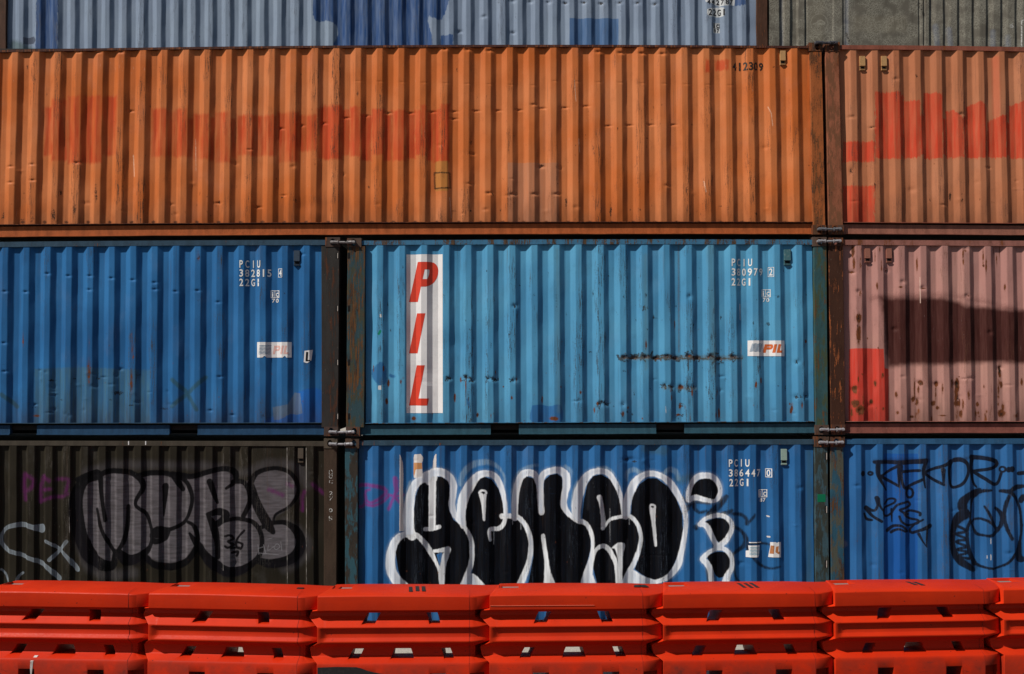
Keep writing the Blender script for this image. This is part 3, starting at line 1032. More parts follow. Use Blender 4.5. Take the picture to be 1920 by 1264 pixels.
pan.decal('boxed_digit', [letters([('4', 522.5, 506, 527.5, 517.5)])] + ring_rect(520.8, 503.5, 529, 520, 0.9), M_WHITE, c_rb)
pan.decal('code_mark', ring_rect(506.5, 544.5, 523, 558.5, 1.2) + [[(513.8, 545.5), (514.8, 545.5), (514.8, 558), (513.8, 558)],
          letters([('i', 508.7, 547.5, 511.5, 556.3), ('c', 516, 548.5, 521.3, 556.3), ('7', 509, 560, 514.8, 567.3), ('0', 516, 560, 521.6, 567.3)])], M_WHITE, c_rb)
stk = pan.decal('logo_sticker', [[(481.5, 641.5), (546, 641.5), (546, 670.5), (537, 670.5), (534, 667), (530, 670.5), (500, 670.5), (496, 667), (492, 670.5), (481.5, 670.5)]], M_VINYL, c_rb, 0.003,
                'torn white sticker with blue waves and washed-out red letters')


def sub(o, parent):
    """re-hang a mesh already stored relative to the same container as its part"""
    o.parent = parent
    return o


def waves(x0, x1, y0, y1, n, sk=4):
    out = []
    for i in range(n):
        y = y0 + (y1 - y0) * i / (n - 1)
        a, b = [], []
        s = sk * (1 - i / (n - 1))
        for j in range(17):
            x = x0 + (x1 - x0) * j / 16 + s
            w = 0.35 * math.sin(j * math.pi / 3.2)
            a.append((x, y + w - 0.5))
            b.append((x, y + w + 0.5))
        for j in range(16):
            out.append([a[j], a[j + 1], b[j + 1], b[j]])
    return out


def ital(ch, x0, y0, x1, y1, th, sl):
    """heavy slanted capitals P, I, L as outlines"""
    h = y1 - y0

    def q(u, v):
        return (x0 + u + (h - v) * sl, y0 + v)
    w = (x1 - x0) - h * sl
    if ch == 'I':
        return [[q(0, 0), q(th, 0), q(th, h), q(0, h)]]
    if ch == 'L':
        return [[q(0, 0), q(th, 0), q(th, h - th * .86), q(0, h - th * .86)], [q(0, h - th * .86), q(w, h - th * .86), q(w, h), q(0, h)]]
    out = [[q(0, 0), q(th, 0), q(th, h), q(0, h)]]
    bh = h * 0.62
    t2 = th * 0.86
    N = 10
    oc, ic = [(th, 0)], [(th, t2)]
    r = bh / 2
    for i in range(N + 1):
        a = -math.pi / 2 + math.pi * i / N
        oc.append((w - r * .8 + r * .8 * math.cos(a), r + r * math.sin(a)))
        ri = r - t2
        ic.append((w - r * .8 + max(0.5, r * .8 - th) * math.cos(a), r + ri * math.sin(a)))
    oc.append((th, bh))
    ic.append((th, bh - t2))
    for i in range(len(oc) - 1):
        out.append([q(*oc[i]), q(*oc[i + 1]), q(*ic[i + 1]), q(*ic[i])])
    return out


sub(pan.decal('wave_print', waves(484.5, 506, 648, 663.5, 7, 2), M_BLUV, c_rb, 0.0042), stk)
sub(pan.decal('red_letters', ital('P', 510, 648, 526, 664, 4.2, .2) + ital('I', 525, 648, 533, 664, 4, .2) + ital('L', 531, 648, 544, 664, 4, .2), M_PALEO, c_rb, 0.0042), stk)
pan.decal('sticker', [[(571, 658), (586, 656), (583.5, 676), (576, 681), (569.5, 679)]], M_VINYL, c_rb, 0.003, 'small slanted white sticker with a black letter L')
pan.decal('sticker_letter', [[(574, 660), (578, 660), (577, 675), (573, 675)], [(573, 675), (582, 675), (581.5, 677.5), (573, 677.5)]], M_BLACK, c_rb, 0.0045)
vent(pan, c_rb, 556, 469, 498, flat_mat('dark_blue_hood', (0.03, 0.05, 0.08), 0.5, 0.5), 12)

# ---- light blue container in the middle -----------------------------------------------------
kx = quad3([(0, 712.5), (19, 1498)])
kb = quad3([(0, 711.8), (19, 1502.5)])
ty = quad3([(680, 459), (1100, 457.4), (1522, 458)])
fy = quad3([(680, 793.4), (1525, 790)])
scr = [(1100 + v / 3.01, 430 + y / 3.01) for v, y in ((215, 720), (270, 725), (335, 720), (395, 728), (455, 715), (500, 725), (575, 712), (620, 725), (700, 715), (745, 730), (830, 718))]
rg = random.Random(5)
GOUGE = [('l', [(1162, 672), (1230, 671), (1300, 673), (1392, 672)], 1.5)]
for x, y in scr:
    for _ in range(5):
        a = x + rg.uniform(-9, 9)
        b = y + 1 + rg.uniform(-5, 5)
        GOUGE.append(('s', [(a, b), (a + rg.uniform(-5, 5), b + rg.uniform(-5, 5)), (a + rg.uniform(-10, 10), b + rg.uniform(-7, 7))], rg.uniform(0.7, 2.0)))
for x, y, n_ in ((840, 711, 4), (873, 709, 4), (884, 713, 2), (916, 711, 3), (928, 713, 4), (962, 713, 4), (1246, 725, 6), (1258, 727, 5), (1277, 728, 6), (1291, 728, 4), (1300, 729, 5), (1124, 757, 4), (1137, 758, 4), (1165, 778, 3), (1495, 745, 4), (1508, 744, 3), (1278, 762, 3), (1274, 779, 3), (1210, 580, 3), (1440, 606, 2)):
    for _ in range(n_):
        a, b = x + rg.uniform(-4, 4), y + rg.uniform(-3, 3)
        GOUGE.append(('s', [(a, b), (a + rg.uniform(-4, 4), b + rg.uniform(-4, 4)), (a + rg.uniform(-5, 5), b + rg.uniform(-6, 6))], rg.uniform(0.5, 1.4)))
dn = [(x, y, 6, 3, .016) for x, y in scr] + [(560 + v / 3, 430 + y / 3, 5, 4, .014) for v, y in ((845, 840), (945, 835), (975, 850), (1070, 840), (1103, 845), (1215, 850), (730, 850), (1215, 430))]
dn += [(1100 + v / 3.01, 430 + y / 3.01, 5, 5, .013) for v, y in ((440, 880), (480, 890), (535, 890), (575, 890), (605, 890), (75, 985), (110, 985), (1185, 945), (1240, 940), (205, 990), (580, 380), (1190, 750))] + rdents(10, (700, 700, 1500, 780), .009, 12)
pan = Panel(std_knots(kx, kb, 0, 19, ((685, 685), (1524, 1528))), ty, fy, 0.0, dn)
lay = [dict(attr='deep', col=(0.02, 0.12, 0.33), op=0.85, soft=0.9, rag=1.2, shapes=[('c', [(998, 760), (1015, 759), (1030, 762), (1051, 760), (1052, 791), (997, 791)])]),
       dict(attr='blot', col=(0.015, 0.09, 0.26), op=0.75, soft=1.6, rag=3.5, rf=30, shapes=[('c', [(700, 690), (714, 678), (723, 690), (724, 716), (712, 722), (700, 712), (696, 698)]), ('l', [(732, 704), (738, 706)], 3), ('l', [(877, 750), (880, 762)], 2.5)]),
       dict(attr='gouge', col=(0.028, 0.024, 0.018), op=0.92, soft=0.7, rag=3.6, rf=55, rs=(1, 1, 1), var=0.3, shapes=GOUGE),
       dict(attr='gouge_halo', col=(0.10, 0.10, 0.07), op=0.5, soft=3.5, rag=6, rf=40, shapes=[('l', [(1166, 671), (1392, 671)], 4.5), ('l', [(1245, 728), (1260, 726)], 3), ('l', [(1272, 728), (1304, 728)], 3)]),
       dict(attr='old', col=(0.10, 0.19, 0.22), op=0.4, soft=5, rag=5, rf=8, rs=(3, 3, .4), shapes=[('l', [(1333, 462), (1338, 700)], 6), ('l', [(1045, 470), (1048, 770)], 4), ('l', [(1210, 480), (1212, 690)], 4)]),
       dict(attr='streak', col=(0.13, 0.08, 0.04), op=0.5, soft=1.5, rag=1.5, shapes=[('l', [(1273, 462), (1274, 660)], 1.2), ('l', [(874, 720), (873, 760)], 0.8)]),
       dict(attr='white_bits', col=(0.65, 0.66, 0.66), op=0.95, soft=0.5, rag=0.6, shapes=[R(709, 723, 715, 731), R(712, 589, 716, 595), ('l', [(1388, 570), (1389, 600)], 0.7), ('l', [(1390, 640), (1392, 706)], 0.4), ('l', [(1248, 762), (1249, 775)], 0.5)]),
       dict(attr='green_bit', col=(0.0, 0.20, 0.10), op=0.9, soft=0.5, rag=0.5, shapes=[('l', [(710, 626), (713, 621)], 2.3)])]
rust = [(x, y + 1, 12, 4.5, .42) for x, y in scr] + [(1100 + v / 3.01, 430 + y / 3.01, sx, sy, a) for v, y, sx, sy, a in ((535, 890, 5, 4, 1.0), (205, 1040, 3, 5, .9), (530, 1000, 3, 6, .8), (750, 1040, 2, 10, .9), (335, 650, 2.5, 10, .7), (520, 1048, 5, 2, .9), (500, 540, 1.5, 10, .7), (595, 920, 2, 10, .6), (475, 910, 2, 6, .6), (1215, 990, 3, 12, .45), (1240, 632, 2, 4, .8))]
rust += [(560 + v / 3, 430 + y / 3, sx, sy, a) for v, y, sx, sy, a in ((940, 880, 1.5, 14, .6), (1435, 1065, 9, 4, .9), (645, 1065, 5, 4, .9), (1370, 960, 2, 8, .7), (1005, 1045, 2.5, 5, .8), (1225, 850, 2, 8, .6))]
scuff = [(x + RNG.uniform(-5, 5), y + RNG.uniform(-3, 3), RNG.uniform(4, 9), RNG.uniform(1.5, 4.5), 0.85) for x, y in scr for _ in range(3)]
scuff += [(1100 + v / 3.01, 430 + y / 3.01, sx, sy, a) for v, y, sx, sy, a in ((440, 880, 4, 5, 1), (480, 890, 4, 4, .9), (530, 880, 3, 4, .8), (575, 890, 4, 3, .9), (605, 890, 2.5, 6, .9), (75, 985, 5, 4, 1), (110, 985, 4, 4, .9), (205, 990, 3, 3, .9), (155, 1000, 2, 2, 1), (230, 1030, 4, 4, .8), (260, 1045, 3, 3, .8), (380, 495, 2, 6, .9), (390, 500, 5, 1.4, .8), (210, 380, 3, 5, .8), (335, 370, 3, 9, .8), (580, 370, 3, 6, .7), (210, 800, 5, 3, .9), (710, 955, 3, 3, .8), (805, 990, 2, 9, .7), (840, 945, 3, 3, .6), (940, 530, 3, 4, .8), (960, 397, 4, 1.2, 1), (1080, 380, 4, 4, .8), (1185, 750, 4, 6, .8), (1185, 945, 5, 3, .9), (1240, 940, 6, 2, .9), (1215, 980, 3, 8, .6), (1085, 885, 5, 2, .8), (125, 262, 2, 2, 1), (20, 690, 4, 1.5, .9), (100, 815, 2, 5, .8), (820, 460, 2, 10, .5), (820, 375, 4, 3, .5), (640, 220, 2, 3, .7), (710, 1040, 3, 4, .6), (1000, 985, 1.5, 2, 1), (520, 1048, 5, 2, .9), (360, 900, 2, 3, .9), (705, 345, 4, 3, .6))]
scuff += [(560 + v / 3, 430 + y / 3, sx, sy, a) for v, y, sx, sy, a in ((845, 840, 5, 4, 1), (940, 830, 4, 6, 1), (975, 850, 4, 2, .9), (1065, 840, 4, 3, .9), (1105, 845, 3, 6, 1), (1200, 850, 5, 3, .9), (1225, 860, 2, 8, .8), (720, 330, 1.5, 12, .8), (720, 500, 2, 8, .9), (730, 590, 3, 6, 1), (715, 250, 2, 2, .8), (695, 660, 1.5, 8, .5), (1450, 400, 3, 36, .55), (1325, 370, 3, 4, .7), (1330, 640, 2, 25, .5), (1580, 640, 3, 12, .6), (1005, 1045, 3, 3, 1), (940, 515, 2, 3, 1), (1215, 432, 3, 5, .9), (1640, 690, 4, 3, .8), (1700, 970, 6, 4, 1), (1010, 340, 1, 1, .5), (580, 765, 5, 2, .7), (490, 660, 3, 5, .4), (1120, 565, 1.5, 2, 1), (845, 700, 2, 12, .5), (1510, 910, 2, 4, .6))]
rust += [(RNG.uniform(690, 1520), RNG.uniform(690, 788), RNG.uniform(1.2, 3), RNG.uniform(2, 9), RNG.uniform(.5, .85)) for _ in range(34)]
scuff += [(RNG.uniform(690, 1520), RNG.uniform(480, 788), RNG.uniform(1.2, 3.5), RNG.uniform(2, 10), RNG.uniform(.5, .85)) for _ in range(60)]
m_lb = dict(panel=panel_mat('light_blue_paint', (0.062, 0.245, 0.44), lay, 41, (0.09, 0.315, 0.51), 0.75, 0.55, grime=0.3, scratch_col=(0.045, 0.06, 0.075), pale=0.35),
            rail=frame_mat('light_blue_rail', (0.05, 0.17, 0.30), 0.50, 42, (0.10, 0.06, 0.035)), sill=frame_mat('teal_sill', (0.035, 0.105, 0.15), 0.10, 43),
            cast=frame_mat('worn_casting', (0.10, 0.065, 0.05), 0.4, 44))
m_lbp = frame_mat('flaking_teal_post', (0.030, 0.065, 0.078), 0.52, 45, (0.13, 0.06, 0.022), second=(0.05, 0.055, 0.038))
m_lbp2 = frame_mat('green_teal_post', (0.036, 0.092, 0.10), 0.42, 46, (0.11, 0.055, 0.022), second=(0.05, 0.07, 0.042))
c_lb = container('shipping_container', 'light blue container with tall white sign lettered in red, between dark blue and pink ones', pan,
                 quad3([(680, 451.4), (1100, 449), (1522, 449.6)]), quad3([(680, 797.5), (1525, 794.5)]), quad3([(680, 815.6), (1525, 811.5)]), m_lb,
                 [((652, 685, 649.5, 683, 462, 801), m_lbp), ((1525, 1549, 1529, 1552, 461, 798), m_lbp2)],
                 [(651.5, 678, 447, 464, 0.45), (649, 675, 800, 817.5, 0.6), (1522.5, 1549, 445, 462, 0.5), (1528, 1553, 796.7, 815, 0.45)], lay, rust, scuff,
                 pockets=((920, 973), (1231, 1284)), x_ext=(652, 1550), body=BODY)
sg = pan.decal('sign_panel', [[(762, 477), (829.8, 476.6), (830.2, 774.6), (762, 774.8)]], M_VINYL, c_lb, 0.003, 'tall white panel with red slanted letters P I L')
sub(pan.decal('red_letters', ital('P', 766.5, 491, 826, 566, 16.5, .22) + ital('I', 766.5, 587.5, 796, 662.5, 16, .20) + ital('L', 766.5, 685, 816, 760.5, 15.5, .19), M_REDV, c_lb, 0.0045), sg)
code_rows(pan, c_lb, [row('PCIU', 1371.7, 485, 14, 6.8, 10.6), row('380979', 1371.7, 503, 14, 7.2, 10.4), row('22G1', 1371.7, 521.5, 14, 7, 10.2)])
pan.decal('boxed_digit', [letters([('2', 1443, 503, 1449, 516.5)])] + ring_rect(1441, 500.8, 1451.4, 519, 0.9), M_WHITE, c_lb)
pan.decal('code_mark', ring_rect(1429, 542.5, 1445.8, 557, 1.2) + [[(1436, 543.5), (1437, 543.5), (1437, 556), (1436, 556)],
          letters([('i', 1431, 545.5, 1433.8, 554.5), ('c', 1438.6, 546.5, 1444, 554.5), ('7', 1431.5, 558.5, 1437, 566), ('0', 1438, 558.5, 1443.6, 566)])], M_WHITE, c_lb)
stk = pan.decal('logo_sticker', [[(1402.8, 638.4), (1471.6, 638.6), (1471.6, 668), (1402.8, 667.6)]], M_VINYL, c_lb, 0.003, 'white sticker with blue waves and slanted orange letters')
sub(pan.decal('wave_print', waves(1406, 1427, 644.8, 658.5, 8, 4), M_BLUV, c_lb, 0.0042), stk)
sub(pan.decal('orange_letters', ital('P', 1431.5, 645.5, 1451, 661.5, 5.2, .22) + ital('I', 1448.5, 645.5, 1458, 661.5, 5, .22) + ital('L', 1456, 645.5, 1470, 661.5, 5, .22), M_ORNV, c_lb, 0.0042), stk)
vent(pan, c_lb, 1477, 467, 497, flat_mat('teal_hood', (0.05, 0.13, 0.15), 0.5, 0.4, (0.25, 0.3, 0.3)), 13)

# ---- pink container, middle layer right -----------------------------------------------------
kx = quad3([(0, 1610), (4, 1771.5), (7, 1893)])
kb = quad3([(0, 1614), (4, 1776.5), (7, 1899)])
ty = quad3([(1585, 458.6), (1920, 461)])
fy = quad3([(1590, 790), (1920, 790)])
dn = [(1280 + v / 3, 430 + y / 3, 5, 4, .014) for v, y in ((1600, 375), (1240, 295), (1350, 330), (1150, 230), (1335, 860), (1435, 870), (1550, 870), (960, 240), (990, 350), (1795, 780), (970, 900), (1000, 1020), (1590, 110), (1200, 560), (1730, 580))] + rdents(8, (1600, 700, 1920, 785), .011, 14)
pan = Panel(std_knots(kx, kb, 0, 20, ((1581, 1584), (2425, 2428))), ty, fy, 0.0, dn)
lay = [dict(attr='red_a', col=(0.52, 0.045, 0.028), op=0.95, soft=0.9, rag=1.2, var=0.1, shapes=[('p', [(1594, 654), (1616, 653), (1657, 654), (1659, 690), (1668, 692), (1668, 791), (1593, 791)])]),
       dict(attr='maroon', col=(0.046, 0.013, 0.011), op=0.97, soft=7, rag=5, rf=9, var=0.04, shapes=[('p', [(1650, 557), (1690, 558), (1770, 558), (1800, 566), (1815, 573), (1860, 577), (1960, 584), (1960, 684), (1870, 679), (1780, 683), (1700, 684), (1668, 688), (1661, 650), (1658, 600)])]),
       dict(attr='mist', col=(0.10, 0.035, 0.03), op=0.4, soft=6, rag=8, rf=70, shapes=[('s', [(1636, 560), (1660, 556), (1780, 554), (1900, 578)], 4), ('s', [(1736, 690), (1742, 720)], 6)]),
       dict(attr='rub', col=(0.62, 0.45, 0.38), op=0.9, soft=0.5, rag=0.5, shapes=[('l', [(1725, 520), (1726, 568)], 0.7)])]
rust = [(1280 + v / 3, 430 + y / 3, sx, sy, a) for v, y, sx, sy, a in ((960, 120, 3, 12, .9), (965, 190, 2.5, 12, .8), (1005, 110, 4, 22, .35), (1000, 200, 4, 22, .4), (955, 240, 6, 2, .9), (990, 500, 5, 10, 1.0), (990, 590, 5, 24, .8), (1000, 360, 3, 10, .55), (970, 900, 5, 9, .8), (975, 980, 9, 8, .8), (1000, 1020, 9, 10, .9), (955, 1030, 3, 14, .6), (1065, 970, 4, 5, .9), (1130, 1010, 4, 4, .6), (1340, 865, 5, 5, 1), (1310, 900, 2, 28, .7), (1325, 970, 3, 8, .9), (1435, 870, 4, 6, .9), (1430, 930, 2, 26, .55), (1415, 980, 6, 6, .8), (1440, 1005, 4, 4, .8), (1550, 880, 5, 14, 1), (1545, 930, 4, 28, .8), (1550, 980, 7, 6, .9), (1550, 1050, 5, 20, .45), (1325, 1050, 7, 22, .4), (1295, 1055, 5, 3, .9), (1465, 1048, 7, 1.5, .9), (1665, 985, 3, 5, .9), (1660, 1040, 2, 16, .5), (1790, 800, 3, 14, .9), (1785, 900, 3, 30, .6), (1800, 1035, 7, 8, 1), (1785, 980, 3, 14, .5), (1815, 325, 2, 8, .7), (1695, 205, 2, 3, .9), (1225, 325, 4, 2, .9), (1095, 320, 2, 9, .7), (1150, 232, 3, 1.5, .8), (1355, 332, 5, 1.5, .8), (1610, 375, 2, 2, .7), (1590, 120, 5, 4, .5), (1235, 1000, 4, 6, .4), (1875, 1050, 6, 4, .6))]
scuff = [(1280 + v / 3, 430 + y / 3, sx, sy, a) for v, y, sx, sy, a in ((990, 500, 4, 6, .9), (985, 540, 3, 5, .8), (1550, 870, 4, 10, 1), (1555, 950, 4, 9, .8), (1790, 790, 4, 10, .9), (1800, 1040, 5, 5, .9), (1340, 865, 3, 3, .9), (1255, 295, 6, 1.2, .7), (1370, 300, 8, 1.2, .5), (1065, 970, 2, 3, .8), (1480, 900, 3, 10, .4), (1425, 930, 1.2, 20, .6))]
rust += [(RNG.uniform(1600, 1920), RNG.uniform(700, 788), RNG.uniform(1.5, 4), RNG.uniform(3, 16), RNG.uniform(.5, .9)) for _ in range(26)] + [(RNG.uniform(1590, 1920), RNG.uniform(462, 500), RNG.uniform(1, 2.2), RNG.uniform(8, 22), RNG.uniform(.4, .7)) for _ in range(16)]
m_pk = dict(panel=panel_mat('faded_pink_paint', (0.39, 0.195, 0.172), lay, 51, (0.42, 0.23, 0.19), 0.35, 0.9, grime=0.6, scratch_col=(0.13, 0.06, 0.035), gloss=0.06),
            rail=frame_mat('pink_rail', (0.30, 0.125, 0.10), 0.38, 52), sill=frame_mat('pink_sill', (0.25, 0.09, 0.07), 0.28, 53),
            cast=frame_mat('red_brown_casting', (0.085, 0.04, 0.028), 0.5, 54))
m_pkp = frame_mat('deep_rust_post', (0.055, 0.023, 0.014), 0.42, 55, (0.30, 0.09, 0.03))
m_pkp2 = frame_mat('dark_red_post', (0.10, 0.03, 0.02), 0.3, 56)
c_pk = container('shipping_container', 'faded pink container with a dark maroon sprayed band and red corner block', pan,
                 quad3([(1585, 449.8), (1920, 451.4)]), quad3([(1590, 794.5), (1920, 794.5)]), quad3([(1590, 812), (1920, 811.6)]), m_pk,
                 [((1553, 1580, 1557.5, 1584, 461, 798), m_pkp), ((2425, 2450, 2428, 2452, 461, 800), m_pkp2)],
                 [(1552.5, 1580, 446, 462, 0.42), (1557.5, 1584, 796, 815, 0.42), (2424, 2450, 446, 464, .5), (2427, 2452, 798, 816, .5)], lay, rust, scuff, x_ext=(1555, 2452), body=BODY)
M_BRV = flat_mat('rusty_hood', (0.25, 0.10, 0.07), 0.6, 0.5, (0.08, 0.035, 0.02))
for cx in (1627.5, 1668):
    vent(pan, c_pk, cx, 465, 492, M_BRV)

# ---- dark brown container, bottom left ------------------------------------------------------
K = []
kt = lambda k: 26 + 33.35 * k
kb_ = lambda k: 24.5 + 33.40 * k
for k in range(-7, 14):
    for o, d in ((-12.5, 0.034), (-7.5, 0.0), (5.5, 0.0), (9.5, 0.034)):
        K.append((kt(k) + o, kb_(k) + o, d))
K = [q for q in K if q[0] > -225]
K = [(-228, -230, 0.034)] + K + [(473, 473, 0.012), (536, 536, 0.012), (538, 538.5, 0.0), (552, 552.5, 0.0), (556, 556.5, 0.034), (571, 571.5, 0.034), (574, 574.5, 0.0), (588, 588.5, 0.0), (594, 594.5, 0.034), (608, 608, 0.034)]
ty = quad3([(0, 834.6), (600, 836)])
fy = quad3([(0, 1160), (600, 1164)])
pan = Panel(K, ty, fy, 0.0, rdents(14, (20, 880, 590, 1090), .006, 17) + [(545, 905, 8, 9, .012), (548, 935, 5, 5, -.006), (440, 1055, 10, 5, .008)])
fillp = [(415, 300), (440, 250), (500, 220), (560, 210), (650, 208), (720, 232), (800, 218), (900, 228), (960, 240), (1060, 228), (1140, 200), (1200, 205), (1225, 255), (1290, 260), (1340, 215), (1430, 195), (1510, 215), (1550, 270), (1550, 340), (1500, 400), (1440, 440), (1430, 480), (1500, 480), (1555, 530), (1565, 600), (1520, 655), (1420, 680), (1340, 670), (1280, 705), (1200, 725), (1130, 690), (1090, 640), (1020, 590), (960, 670), (860, 690), (760, 650), (700, 670), (640, 640), (600, 610), (570, 690), (510, 680), (450, 600), (410, 480)]
mers = [
    ([(500, 230), (440, 250), (400, 330), (400, 450), (430, 580), (480, 660), (550, 700), (590, 690), (600, 630)], [17, 20, 25, 28, 28, 25, 20, 15, 12]),
    ([(400, 250), (500, 213), (522, 240), (530, 330), (548, 462)], [10, 12, 11, 8, 7]),
    ([(520, 230), (560, 207), (650, 207), (720, 235), (745, 290), (705, 375), (760, 430), (790, 520), (780, 600), (720, 655), (660, 670), (620, 625)], [9, 10, 10, 11, 9, 7, 7, 8, 9, 16, 22, 12]),
    ([(505, 405), (530, 510), (575, 600), (600, 635)], 7), ([(665, 390), (660, 500), (640, 580), (605, 635)], 8),
    ([(720, 230), (800, 213), (900, 225), (965, 255), (1002, 330), (992, 410), (955, 475), (880, 510), (820, 505), (788, 540), (810, 572), (860, 555), (882, 515)], [10, 10, 10, 10, 8, 7, 7, 8, 9, 9, 11, 9, 7]),
    ([(815, 530), (850, 530)], 18), ([(860, 285), (850, 440)], [13, 3]), ([(905, 225), (950, 300)], [12, 9]),
    ([(740, 640), (800, 690), (880, 705), (960, 685), (1010, 630), (1030, 560), (1010, 490), (975, 468)], [11, 13, 14, 13, 10, 8, 7, 6]),
    ([(900, 222), (1000, 232), (1100, 205), (1180, 192), (1225, 215), (1222, 262), (1180, 295)], [12, 10, 10, 10, 12, 8, 5]),
    ([(1215, 262), (1270, 262), (1300, 310), (1302, 370), (1270, 440)], 9), ([(1095, 260), (1130, 370)], [12, 6]),
    ([(1090, 430), (1140, 418), (1178, 430), (1165, 455), (1125, 480)], [9, 14, 16, 14, 8]), ([(1085, 430), (1115, 500), (1130, 580), (1132, 655)], [8, 14, 10, 10]),
    ([(1130, 490), (1180, 462), (1260, 455), (1330, 480), (1365, 550), (1355, 640), (1300, 700), (1220, 732), (1150, 715), (1080, 660), (1030, 590), (990, 530)], [8, 7, 8, 9, 9, 9, 13, 18, 20, 20, 13, 5]),
    ([(1310, 285), (1340, 380), (1395, 480), (1425, 525)], [14, 18, 20, 8]),
    ([(1300, 285), (1340, 215), (1430, 190), (1510, 210), (1550, 270), (1550, 330), (1510, 390), (1440, 430), (1425, 475)], [12, 9, 8, 8, 8, 7, 6, 5, 5]),
    ([(1360, 500), (1430, 475), (1500, 478), (1555, 530), (1567, 600), (1520, 662), (1420, 688), (1345, 672)], [8, 8, 10, 16, 19, 19, 17, 12]),
    ([(1175, 545), (1200, 540), (1215, 560), (1190, 572), (1215, 590), (1190, 605), (1175, 598)], 4.5), ([(1275, 515), (1235, 560), (1230, 600), (1255, 610), (1265, 585), (1235, 578)], 4.5),
    ([(1205, 608), (1250, 605)], 4), ([(1210, 632), (1240, 628), (1232, 648)], 5)]
lay = [dict(attr='halo', col=(0.07, 0.066, 0.074), op=0.5, soft=8, rag=6, rf=6, var=0.3, shapes=[P(L_, fillp), S(L_, [(450, 210), (600, 175), (850, 175), (1100, 180), (1260, 215), (1400, 170), (1540, 180), (1600, 280)], 22), S(L_, [(400, 480), (430, 640), (520, 740), (700, 740)], 26), S(L_, [(1480, 470), (1590, 540), (1600, 640), (1480, 720)], 20)]),
       dict(attr='fill', col=(0.118, 0.109, 0.122), op=0.85, soft=2.5, rag=3.0, rf=10, var=0.6, vs=(2.5, 3, 16), shapes=[P(L_, fillp, False)]),
       dict(attr='plum', col=(0.11, 0.012, 0.10), op=0.6, soft=3.6, rag=3, rf=30, var=0.4, shapes=[
           S(G_, [(220, 240), (205, 330), (225, 470)], 20), S(G_, [(220, 240), (300, 290), (280, 370), (205, 400)], 18), S(G_, [(395, 260), (365, 360), (360, 490)], 18), S(G_, [(395, 265), (450, 300)], 16), S(G_, [(360, 385), (460, 375)], 16), S(G_, [(360, 490), (470, 450), (560, 445), (625, 415)], 14), S(G_, [(510, 290), (620, 290), (600, 400)], 16),
           S(H_, [(420, 330), (480, 390), (560, 440), (660, 490)], 17), S(H_, [(600, 400), (575, 500), (575, 570)], 18), S(H_, [(340, 400), (320, 470), (322, 570)], 16), S(H_, [(20, 380), (140, 430)], 20), S(H_, [(190, 330), (230, 350)], 15)]),
       dict(attr='line', col=(0.003, 0.003, 0.004), op=0.97, soft=1.0, rag=0.6, var=0.03, shapes=[S(L_, p, [v * 1.40 for v in w] if isinstance(w, list) else w * 1.40) for p, w in mers]),
       dict(attr='linesoft', col=(0.008, 0.007, 0.010), op=0.6, soft=4.5, rag=1.5, var=0.2, shapes=[S(L_, [(400, 330), (385, 450), (420, 600), (500, 700)], 30), S(L_, [(620, 650), (700, 680), (760, 670)], 20), S(L_, [(1080, 670), (1180, 745), (1280, 720)], 20), S(L_, [(1400, 695), (1540, 680), (1590, 590)], 16)]),
       dict(attr='chalk', col=(0.26, 0.31, 0.36), op=0.72, soft=1.0, rag=0.7, var=0.35, rim=2.5, shapes=[
           S(G_, [(370, 735), (300, 725), (200, 700), (100, 712), (40, 740), (8, 800), (10, 870), (60, 930), (150, 962), (260, 1005), (350, 1040), (440, 1100), (530, 1190)], [40, 22, 22, 20, 16, 12, 16, 20, 18, 18, 20, 20, 22]),
           S(G_, [(412, 850), (500, 900), (600, 985), (700, 1110)], [14, 14, 16, 22]), S(G_, [(603, 855), (540, 930), (448, 1022)], [17, 14, 18]),
           S(G_, [(200, 1140), (165, 1170), (150, 1215)], 10), S(G_, [(0, 1110), (40, 1150), (65, 1215)], 9)]),
       dict(attr='scrib', col=(0.22, 0.22, 0.24), op=0.6, soft=0.45, rag=0.4, shapes=[S(L_, p, 2.2) for p in (
           [(1345, 590), (1350, 640)], [(1345, 610), (1375, 600)], [(1375, 590), (1385, 635)], [(1395, 560), (1420, 555)], [(1400, 590), (1398, 620), (1425, 600)], [(1430, 600), (1445, 585), (1460, 600), (1440, 615), (1430, 605)], [(1465, 575), (1470, 620)], [(1350, 633), (1455, 642)])]),
       dict(attr='edge', col=(0.42, 0.40, 0.38), op=0.75, soft=0.35, rag=0.5, rs=(1, 1, .3), shapes=[('l', [(538.3, 840), (538.8, 1100)], 0.45), ('l', [(574.3, 840), (574.8, 1100)], 0.45), ('l', [(418, 850), (418.3, 1070)], 0.3), ('l', [(129, 930), (130, 1000)], 0.4)])]
m_bk = dict(panel=panel_mat('dark_umber_paint', (0.018, 0.0155, 0.011), lay, 61, (0.028, 0.024, 0.017), 0.3, 0.3, grime=0.3, scratch_col=(0.10, 0.09, 0.08), pale=0.3, gloss=0.06),
            rail=frame_mat('olive_brown_rail', (0.065, 0.055, 0.042), 0.25, 62), sill=frame_mat('umber_sill', (0.04, 0.03, 0.022), 0.2, 63),
            cast=frame_mat('umber_casting', (0.095, 0.075, 0.055), 0.25, 64))
m_bkp = frame_mat('umber_post', (0.058, 0.038, 0.026), 0.18, 65)
